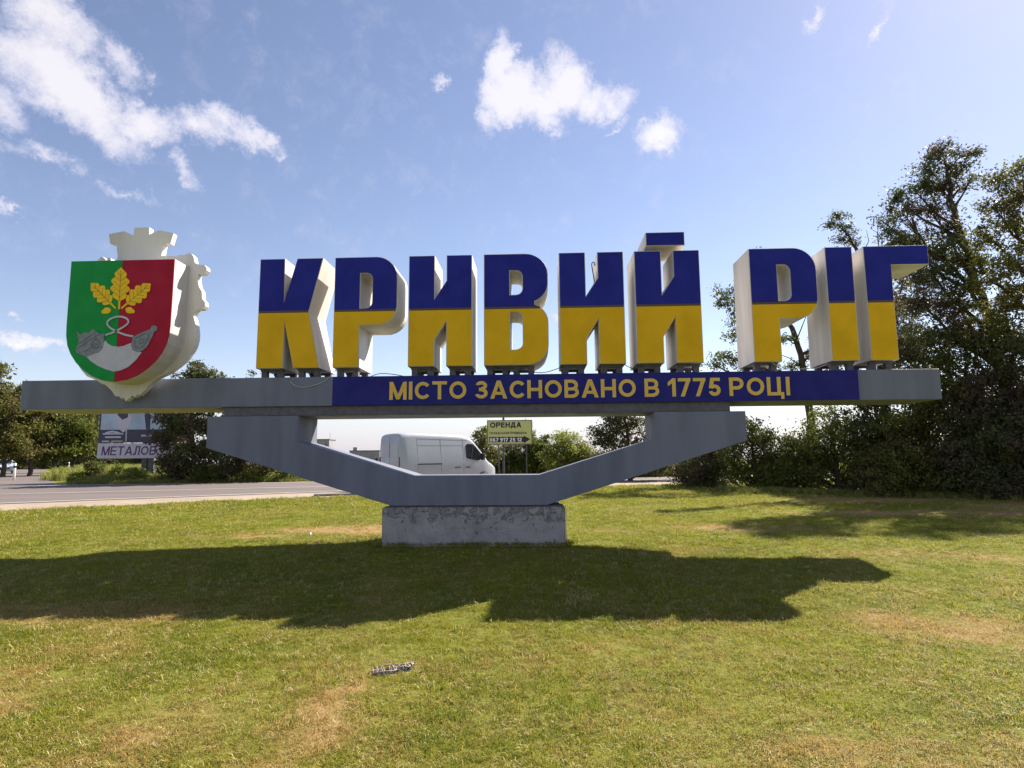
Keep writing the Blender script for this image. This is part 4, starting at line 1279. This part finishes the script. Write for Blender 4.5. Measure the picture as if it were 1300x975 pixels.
tree('tall_dark_tree', 'thin dark tree with a small feathery tuft and bare twigs above the letter І', 'tree', (base3.x, base3.y),
     [(base3.x, base3.y, 0.0)] + pp([(1125, 540), (1112, 430), (1098, 350), (1085, 310), (1070, 290)], Y3),
     [W(1066, 272, Y3, 12, 10, 6), W(1056, 288, Y3, 11, 10, 6), W(1074, 292, Y3, 12, 10, 7), W(1068, 303, Y3, 10, 10, 5), W(1082, 308, Y3, 9, 9, 5), W(1120, 350, Y3, 20, 18, 16), W(1150, 345, Y3, 22, 20, 18), W(1145, 385, Y3, 26, 24, 24), W(1155, 430, Y3, 26, 24, 28), W(1128, 400, Y3, 16, 14, 20), W(1150, 480, Y3, 26, 22, 26), W(1120, 470, Y3, 12, 12, 20)],
     None, .13, MT['leaf_dark'], r0=.13, tuft=.22, per=44, dens=1.2, seed=5, wind=(-.9, 0, .3), aspect=.4, group='tall dark trees at the right edge',
     bare=[pp([(1108, 395), (1118, 335), (1120, 305), (1113, 295), (1105, 290)], Y3), pp([(1118, 330), (1114, 300), (1116, 272)], Y3), pp([(1100, 360), (1097, 318), (1103, 306), (1100, 292)], Y3)])
# tree behind the second word
Y4 = 20.0
base4 = at(1035, 605, Y4)
tree('open_crowned_tree', 'tree with a dark forked trunk seen in the gap under the second letter Р', 'tree', (base4.x, base4.y),
     [(base4.x, base4.y, 0.0)] + pp([(1030, 540), (1022, 470), (1008, 420), (990, 395), (975, 380)], Y4),
     [W(925, 370, Y4, 18, 16, 14), W(914, 388, Y4, 12, 12, 9), W(935, 400, Y4, 18, 16, 14), W(958, 350, Y4, 26, 20, 16), W(930, 425, Y4, 16, 14, 12), W(924, 452, Y4, 22, 18, 10), W(905, 462, Y4, 16, 14, 8), W(985, 340, Y4, 26, 22, 16), W(980, 370, Y4, 22, 20, 14), W(1020, 350, Y4, 30, 24, 20), W(1050, 370, Y4, 26, 22, 26), W(1068, 420, Y4, 28, 24, 30),
      W(1000, 430, Y4, 14, 12, 12), W(1040, 445, Y4, 22, 18, 24), W(945, 380, Y4, 20, 18, 16), W(1000, 465, Y4, 20, 14, 8), W(1060, 470, Y4, 26, 22, 20), W(965, 465, Y4, 20, 16, 8), W(940, 462, Y4, 16, 12, 8), W(958, 322, Y4, 8, 8, 4)],
     None, .13, MT['leaf_mid'], r0=.22, tuft=.28, per=40, dens=1.0, seed=6, wind=(-.3, 0, -.2), low=.3,
     bare=[pp([(1022, 470), (1003, 455), (985, 448), (975, 440)], Y4), pp([(1012, 430), (1022, 405), (1028, 385)], Y4)])

# dense undergrowth at the right: shrubs, row by row
R_ = [  # px, base py-ish depth Y, top py, half width px, material, label
    (905, 17.0, 553, 40, 'leaf_dark', 'dark low shrub just right of the grey support arm'),
    (880, 18.5, 575, 30, 'leaf_dark', 'lowest dark shrub, under the slope of the right support arm'),
    (958, 15.5, 528, 42, 'leaf_mid', 'rounded shrub below the right end of the inscription'),
    (1010, 14.5, 556, 44, 'leaf_mid', 'dark shrub in the gap of sky under the beam'),
    (1062, 13.5, 515, 50, 'leaf_mid', 'wide shrub under the grey right end of the beam, olive in the sun'),
    (1120, 13.0, 470, 52, 'leaf_dark', 'tall dark shrub just right of the beam end, behind it'),
    (1178, 12.0, 440, 56, 'leaf_mid', 'tallest dark shrub left of the big trunk'),
    (1240, 11.5, 430, 56, 'leaf_dark', 'dark shrub in front of the tallest tree'),
    (1300, 10.5, 420, 60, 'leaf_dark', 'dark shrub at the right edge of the photo'),
    (1150, 11.5, 560, 55, 'leaf_brown', 'low dark bush at the lawn edge, third from the right'),
    (1225, 10.6, 555, 55, 'leaf_dark', 'low dark bush at the lawn edge, second from the right'),
    (1295, 9.6, 550, 60, 'leaf_dark', 'low dark bush at the lawn edge by the right side of the photo'),
    (1375, 9.5, 440, 70, 'leaf_dark', 'dark bush just past the right edge of the photo'),
]
def shrub(name, label, px, Y, top, hw_, m, seed, group, size=.12, dens=1.0, bottom=None, per=26, tuft=.26, pale=False):
    b = at(px, 600, Y); k = (Y + DIST) / FPX
    z0 = gz(b.x, b.y); zt = at(px, top, Y).z
    H = zt - z0; w = hw_ * k
    r = np.random.default_rng(seed)
    cl = []
    n = max(6, int(7 * (1 + H / 3)))
    for i in range(n):
        u = (i + .5) / n
        zz = z0 + H * (0.06 + .90 * u)
        ww = w * (1.0 if u < .55 else 1.0 - (u - .55) * 1.5)
        for s in range(3 if ww > .5 * w else 2):
            x = b.x + r.uniform(-1, 1) * ww * .8; y = b.y + r.uniform(-.5, .6) * w
            q = r.uniform(.28, .5) * w * (1 if u < .7 else .75)
            cl.append(((x, y, min(zz + r.uniform(-.1, .1) * H, zt - q * .7)), (q, q * .9, q * .8)))
    trunk = [(b.x, b.y, z0 - .05), (b.x + .05, b.y, z0 + H * .3), (b.x - .04, b.y + .05, z0 + H * .6), (b.x, b.y, z0 + H * .85)]
    return tree(name, label, 'shrub', (b.x, b.y), trunk, cl, None, size, MT[m], r0=.06 + .012 * H, tuft=tuft, per=per, dens=dens, seed=seed, group=group)
for i, (px, Y, top, hw_, m, lab) in enumerate(R_):
    shrub('shrub', lab, px, Y, top, hw_, m, 40 + i, 'shrubs along the right lawn edge', size=.12, dens=1.0, tuft=.28, per=34)

# trees and shrubs seen through the opening of the support frame
tree('dark_tree', 'dark tree behind the right arm of the support frame, its crown meeting the beam', 'tree', (at(800, 600, 24).x, 24),
     [(at(800, 600, 24).x, 24, .4)] + pp([(798, 570), (796, 545), (790, 520)], 24),
     [W(800, 505, 24, 30, 24, 16), W(778, 535, 24, 18, 20, 12), W(760, 548, 24, 14, 14, 8), W(800, 540, 24, 28, 22, 18), W(775, 560, 24, 24, 22, 14), W(810, 568, 24, 28, 22, 18), W(785, 585, 24, 34, 24, 16), W(845, 560, 24, 30, 24, 20), W(860, 585, 24, 30, 24, 16), W(825, 590, 24, 30, 20, 12), W(770, 524, 24, 10, 12, 6)],
     None, .15, MT['leaf_dark'], r0=.14, tuft=.28, per=36, dens=1.8, seed=70)
for i, (px, Y, top, hw_, m, lab, sz) in enumerate([
        (612, 27, 541, 20, 'leaf_mid', 'green bush at the nose of the van, left of the rental board', .14),
        (650, 28, 560, 24, 'leaf_dark', 'dark bush behind the rental board', .14),
        (686, 27.5, 552, 24, 'leaf_mid', 'mid green bush right of the rental board', .14),
        (722, 26, 547, 28, 'leaf_light', 'bright yellow-green bush between the rental board and the dark tree', .13),
        (755, 25.5, 574, 22, 'leaf_dark', 'low dark bush above the right slope of the frame', .13),
        (672, 27.0, 536, 6, 'leaf_mid', 'thin leafy shoot just right of the rental board top', .12)]):
    shrub('bush', lab, px, Y, top, hw_, m, 80 + i, 'bushes behind the road', size=sz, dens=1.3, per=34)
# left side
tree('dark_leafy_tree', 'dense dark tree in front of the billboard, left of the support frame', 'tree', (at(245, 605, 25).x, 25),
     [(at(245, 605, 25).x, 25, .4)] + pp([(246, 580), (243, 540), (248, 500), (250, 470)], 25),
     [W(250, 472, 25, 20, 18, 12), W(266, 478, 25, 18, 16, 10), W(238, 482, 25, 20, 16, 12), W(282, 490, 25, 22, 18, 14), W(225, 500, 25, 26, 22, 18), W(258, 505, 25, 34, 28, 20), W(290, 515, 25, 26, 24, 18), W(222, 532, 25, 26, 24, 16), W(252, 540, 25, 36, 28, 20), W(300, 545, 25, 34, 28, 22), W(215, 556, 25, 20, 20, 12), W(245, 570, 25, 36, 28, 18),
      W(285, 575, 25, 34, 28, 18), W(320, 580, 25, 34, 26, 18), W(215, 585, 25, 18, 18, 8), W(235, 590, 25, 34, 24, 12), W(345, 592, 25, 26, 22, 10), W(300, 595, 25, 34, 24, 10), W(262, 596, 25, 30, 22, 8)],
     None, .19, MT['leaf_dark'], r0=.16, tuft=.32, per=40, dens=1.6, seed=90)
tree('distant_tree', 'small treetop peeping over the beam between the coat of arms and the first letter', 'tree', (at(324, 590, 60).x, 60),
     [(at(324, 590, 60).x, 60, .7)] + pp([(324, 560), (323, 520), (322, 485)], 60),
     [W(322, 476, 60, 5, 5, 3), W(324, 486, 60, 8, 8, 6), W(322, 505, 60, 16, 14, 12), W(326, 525, 60, 20, 18, 14), W(320, 550, 60, 22, 18, 14)],
     None, .35, MT['leaf_dark'], r0=.3, tuft=.5, per=22, dens=.9, seed=91)
tl = [(4, 38, [(0, 468, 12, 10), (-6, 500, 20, 20), (12, 520, 22, 18), (-5, 545, 24, 20), (20, 555, 22, 16), (2, 572, 22, 12), (28, 575, 14, 8), (-16, 585, 14, 10)], 'olive tree at the left edge, the tallest of the left group', 'leaf_brown'),
      (38, 40, [(30, 500, 16, 12), (42, 520, 24, 18), (25, 535, 22, 18), (50, 548, 24, 18), (30, 560, 22, 14), (48, 572, 22, 9), (22, 578, 12, 8)], 'olive tree just below the left end of the beam', 'leaf_brown'),
      (68, 42, [(70, 520, 24, 14), (58, 540, 22, 16), (84, 545, 22, 16), (70, 560, 26, 14), (95, 535, 18, 16), (82, 574, 20, 8), (60, 577, 16, 7)], 'olive green tree in the middle of the left group', 'leaf_mid'),
      (92, 44, [(100, 525, 18, 14), (112, 545, 18, 16), (95, 558, 20, 14), (112, 564, 18, 12), (110, 512, 14, 12), (100, 574, 18, 7)], 'rightmost olive tree of the left group, beside the billboard', 'leaf_mid'),
      (124, 56, [(118, 530, 18, 16), (128, 550, 18, 16), (114, 560, 18, 14), (135, 570, 18, 12), (118, 510, 14, 12), (108, 540, 12, 12), (122, 580, 22, 8)], 'dark tree behind the billboard edge', 'leaf_dark')]
for i, (px, Y, cl, lab, m) in enumerate(tl):
    b = at(px, 600, Y)
    tree('roadside_tree', lab, 'tree', (b.x, Y), [(b.x, Y, gz(0, Y) - .1)] + pp([(px + 1, 585), (px + 3, 570), (px, 550)], Y) + [tuple(at(cl[0][0], cl[0][1], Y))],
         [W(a, c, Y, d, d * .9, e) for a, c, d, e in cl], None, .26, MT[m], r0=.18, tuft=.42, per=36, dens=1.8, seed=100 + i, group='olive trees on the left beyond the side road')
for i, (px, Y, top, hw_, m, lab) in enumerate([
        (120, 27, 583, 14, 'leaf_mid', 'small round bush at the left foot of the billboard'),
        (172, 25.6, 594, 16, 'leaf_light', 'low bright bush in front of the billboard posts'),
        (95, 26.5, 601, 12, 'leaf_light', 'lowest bright bush at the left tip of the bank'),
        (150, 26.5, 588, 14, 'leaf_light', 'yellow-green bush under the billboard text'),
        (215, 25, 590, 22, 'leaf_dark', 'dark low bush right of the billboard post'),
        (265, 24.8, 592, 24, 'leaf_mid', 'low bush at the foot of the dense dark tree'),
        (325, 25.2, 592, 24, 'leaf_light', 'light green bush beneath the left arm of the frame'),
        (365, 25.8, 598, 20, 'leaf_light', 'smallest light bush at the end of the bank, near the left arm')]):
    shrub('bush', lab, px, Y, top, hw_, m, 120 + i, 'low bushes on the bank left of the frame', size=.12, dens=1.0, per=24, tuft=.22)
# hedge and trees far away that close the horizon
far = [(-60, 62, 490, 60, 'leaf_mid', 'far tree just past the left edge'), (-20, 95, 566, 26, 'leaf_mid', 'far bush at the very left of the meadow'), (22, 98, 570, 26, 'leaf_dark', 'far bush in the meadow behind the first guide post'),
       (62, 95, 568, 26, 'leaf_mid', 'far bush in the meadow between the olive trunks'), (104, 92, 566, 26, 'leaf_dark', 'far bush behind the second guide post'),
       (150, 88, 562, 26, 'leaf_mid', 'far bush seen under the billboard text'), (195, 85, 560, 28, 'leaf_dark', 'far bush behind the billboard posts'),
       (360, 80, 572, 30, 'leaf_dark', 'far bush hidden mostly by the left arm of the frame'), (1440, 14, 330, 90, 'leaf_dark', 'dark tree past the right edge of the photo')]
for i, (px, Y, top, hw_, m, lab) in enumerate(far):
    shrub('far_bush', lab, px, Y, top, hw_, m, 140 + i, 'far bushes', size=.34 if Y > 20 else .16, dens=1.4, per=26, tuft=.7 if Y > 20 else .35)


# ------------------------------------------------------------------ grass
def blade_tuft(name, n, h, w, lean, m, seed, spread):
    r = np.random.default_rng(seed)
    mb = MB()
    for i in range(n):
        a = r.uniform(0, 6.283); rr = spread * math.sqrt(r.uniform())
        x, y = rr * math.cos(a), rr * math.sin(a)
        H = h * r.uniform(.45, 1.25); wd = w * r.uniform(.7, 1.3)
        b = r.uniform(0, 6.283); ln = lean * r.uniform(.2, 1.3) * H
        dx, dy = math.cos(b) * ln, math.sin(b) * ln
        c = r.uniform(0, 6.283); ux, uy = math.cos(c) * wd / 2, math.sin(c) * wd / 2
        v = [(x - ux, y - uy, 0), (x + ux, y + uy, 0), (x + dx * .35 + ux * .8, y + dy * .35 + uy * .8, H * .6), (x + dx * .35 - ux * .8, y + dy * .35 - uy * .8, H * .6), (x + dx, y + dy, H * (1 - .25 * lean))]
        mb.add(v, [(0, 1, 2, 3), (3, 2, 4)])
    me = bpy.data.meshes.new(name); me.from_pydata(mb.v, [], mb.f); me.materials.append(m); me.update()
    return me


def scatter(name, label, pts, scales, metas, seed):
    """one object: points that carry blade tufts through geometry nodes"""
    col = bpy.data.collections.new(name + '_sources')       # not linked to the scene
    for i, me in enumerate(metas):
        col.objects.link(bpy.data.objects.new(f'{name}_tuft', me))
    me = bpy.data.meshes.new(name); n = len(pts)
    me.vertices.add(n); me.vertices.foreach_set('co', np.asarray(pts, 'f').ravel())
    a = me.attributes.new('size', 'FLOAT', 'POINT'); a.data.foreach_set('value', np.asarray(scales, 'f'))
    me.update()
    o = link(bpy.data.objects.new(name, me)); tag(o, label, kind='stuff')
    ng = bpy.data.node_groups.new(name, 'GeometryNodeTree')
    ng.interface.new_socket('Geometry', in_out='INPUT', socket_type='NodeSocketGeometry')
    ng.interface.new_socket('Geometry', in_out='OUTPUT', socket_type='NodeSocketGeometry')
    nd = ng.nodes; lk = ng.links
    gi = nd.new('NodeGroupInput'); go = nd.new('NodeGroupOutput')
    ci = nd.new('GeometryNodeCollectionInfo'); ci.inputs['Collection'].default_value = col
    ci.inputs['Separate Children'].default_value = True; ci.inputs['Reset Children'].default_value = True
    ip = nd.new('GeometryNodeInstanceOnPoints'); ip.inputs['Pick Instance'].default_value = True
    rv = nd.new('FunctionNodeRandomValue'); rv.data_type = 'FLOAT_VECTOR'
    rv.inputs['Min'].default_value = (-.12, -.12, 0); rv.inputs['Max'].default_value = (.12, .12, 6.283); rv.inputs['Seed'].default_value = seed
    na = nd.new('GeometryNodeInputNamedAttribute'); na.data_type = 'FLOAT'; na.inputs['Name'].default_value = 'size'
    lk.new(gi.outputs[0], ip.inputs['Points']); lk.new(ci.outputs[0], ip.inputs['Instance'])
    lk.new(rv.outputs[0], ip.inputs['Rotation']); lk.new(na.outputs[0], ip.inputs['Scale'])
    lk.new(ip.outputs[0], go.inputs[0])
    md = o.modifiers.new('scatter', 'NODES'); md.node_group = ng
    return o


def field(x0, x1, y0, y1, dens):
    n = int((x1 - x0) * (y1 - y0) * dens)
    return np.stack([rng.uniform(x0, x1, n), rng.uniform(y0, y1, n)], 1)


def in_view(p, margin=1.0):
    d = p[:, 1] + DIST
    return (p[:, 0] > -0.87 * d - margin) & (p[:, 0] < 0.80 * d + margin)


def vn(p, s, seed):
    """cheap smooth value noise for uneven growth"""
    r = np.random.default_rng(seed); out = 0
    for k in range(5):
        a = r.uniform(0, 6.28); f = s * r.uniform(.6, 1.8); ph = r.uniform(0, 6.28)
        out = out + np.sin((p[:, 0] * math.cos(a) + p[:, 1] * math.sin(a)) * f + ph + 1.3 * np.sin((p[:, 0] * math.sin(a) - p[:, 1] * math.cos(a)) * f * .7))
    return out / 5


gm = grass_material('grass_blades', (0.12, 0.18, 0.018), (0.36, 0.34, 0.026), (0.42, 0.30, 0.10), 0.5)
gw = grass_material('tall_weeds', (0.13, 0.17, 0.02), (0.24, 0.27, 0.04), (0.38, 0.34, 0.13), 0.42, masked=False)


def lawn():
    P = []; S = []
    for (y0, y1, dens, s) in ((-10.2, -7.5, 900, 1.0), (-7.5, -4, 520, 1.05), (-4, 0, 300, 1.15), (0, 5, 170, 1.35), (5, 12, 80, 1.7), (12, 22, 30, 2.2)):
        xm = 0.87 * (y1 + DIST) + 1
        p = field(-xm, xm * .95, y0, y1, dens)
        p = p[in_view(p, .6)]
        near = np.interp(p[:, 0], [a for a, b in NEAR], [b for a, b in NEAR])
        p = p[p[:, 1] < near - .15 + .5 * vn(p, 2.2, 12) + .4 * vn(p, 7, 13)]
        p = p[~((p[:, 0] > -3.06) & (p[:, 0] < .47) & (p[:, 1] > .03) & (p[:, 1] < 1.0))]
        p = p[~((np.abs(p[:, 0] + 1.38) < .19) & (np.abs(p[:, 1] + 6.31) < .09))]
        dry = np.zeros(len(p))
        for (x, y, rx, ry, q) in DRY:
            dd = np.sqrt(((p[:, 0] - x) / rx) ** 2 + ((p[:, 1] - y) / ry) ** 2)
            dry = np.maximum(dry, q * np.clip(1.25 - dd, 0, 1))
        g = vn(p, 1.1, 3) * .3 + vn(p, 4.0, 4) * .25
        keep = rng.uniform(0, 1, len(p)) > dry * .55
        sz = s * (1 + g) * (1 - .4 * np.clip(dry, 0, 1)) * rng.uniform(.6, 1.35, len(p))
        # longer grass along the road edge
        near = near[: 0] if False else np.interp(p[:, 0], [a for a, b in NEAR], [b for a, b in NEAR])
        edge = np.clip(1 - (near - p[:, 1]) / 5.0, 0, 1)
        sz = sz * (1 + .7 * edge)
        p = p[keep]; sz = sz[keep]
        P.append(np.column_stack([p, gzn(p[:, 1]) - .003])); S.append(np.clip(sz, .3, 4))
    # ragged longer tufts round the pedestal and scattered weeds
    m = 260; t = rng.uniform(0, 1, m); sd = rng.integers(0, 3, m)
    ex = np.where(sd == 0, -3.1 + 3.6 * t, np.where(sd == 1, -3.13, .52)) + rng.normal(0, .03, m); ey = np.where(sd == 0, -.04, t * 1.0) + rng.normal(0, .03, m)
    P.append(np.column_stack([ex, ey, ex * 0 - .003])); S.append(rng.uniform(1.2, 2.9, m))
    q = field(-9, 9, -9.5, 6, 1.6); q = q[in_view(q, .5)]
    q = q[(q[:, 0] < -3.2) | (q[:, 0] > .6) | (q[:, 1] < -.1) | (q[:, 1] > 1.1)]
    for _ in range(4):
        P.append(np.column_stack([q + rng.normal(0, .05, q.shape), gzn(q[:, 1]) - .003])); S.append(rng.uniform(1.2, 2.2, len(q)))
    gs = mat('dry_stalks', (0.50, 0.40, 0.19), 0.7)
    metas = [blade_tuft('blades', 24, .034, .0040, 1.15, gm, 20 + i, .055) for i in range(5)] + [blade_tuft('blades', 10, .055, .0045, 1.2, gm, 30, .05)] + [blade_tuft('stalks', 5, .05, .003, 2.2, gs, 31, .05)]
    P = np.concatenate(P); S = np.concatenate(S)
    scatter('grass', 'short patchy green and straw-coloured lawn grass', P, S, metas, 5)
    print('lawn tufts', len(P))
lawn()


def weeds():
    P = []; S = []
    # bank beyond the road at the left, bank at the van's nose, and the strip before the right shrubs
    for (xa, xb, off0, off1, dens, s0, s1) in ((-27.5, -8, .4, 4.5, 44, .5, 1.4), (-4, 12, .3, 3.5, 44, 2.2, 4.2), (12, 40, .3, 5, 12, 1, 2.5)):
        n = int((xb - xa) * (off1 - off0) * dens)
        x = rng.uniform(xa, xb, n); o = rng.uniform(off0, off1, n)
        y = np.interp(x, [a for a, b in FAR], [b for a, b in FAR]) + o
        g = vn(np.column_stack([x, y]), 1.2, 9)
        s = (s0 + (s1 - s0) * np.clip(o / 3, 0, 1)) * (1 + .4 * g) * rng.uniform(.6, 1.3, n)
        P.append(np.column_stack([x, y, gzn(y)])); S.append(s)
    # meadow behind the trees at the far left
    n = 9000; x = rng.uniform(-85, -24, n); y = rng.uniform(28, 80, n)
    L = [(-33, 21.4), (-37, 25), (-45, 34), (-56, 47), (-75, 70), (-110, 112)]
    lx = np.interp(y, [b for a, b in L], [a for a, b in L])
    k = ~((x > lx - .5) & (x < lx + np.interp(y, [28, 45, 70], [6.5, 9.5, 13])))
    P.append(np.column_stack([x, y, gzn(y)])[k]); S.append(rng.uniform(1.2, 2.8, n)[k])
    # right lawn edge
    n = 900; t = rng.uniform(0, 1, n); x = 7.5 + 10.5 * t; y = 14.2 - 5.6 * t + rng.normal(0, .5, n)
    P.append(np.column_stack([x, y, gzn(y)])); S.append(rng.uniform(.2, .9, n))
    P = np.concatenate(P); S = np.concatenate(S)
    metas = [blade_tuft('weed_blades', 26, .34, .016, .7, gw, 60 + i, .16) for i in range(4)]
    scatter('weeds', 'tall yellow-green weeds on the banks beyond the road', P, S, metas, 8)
weeds()
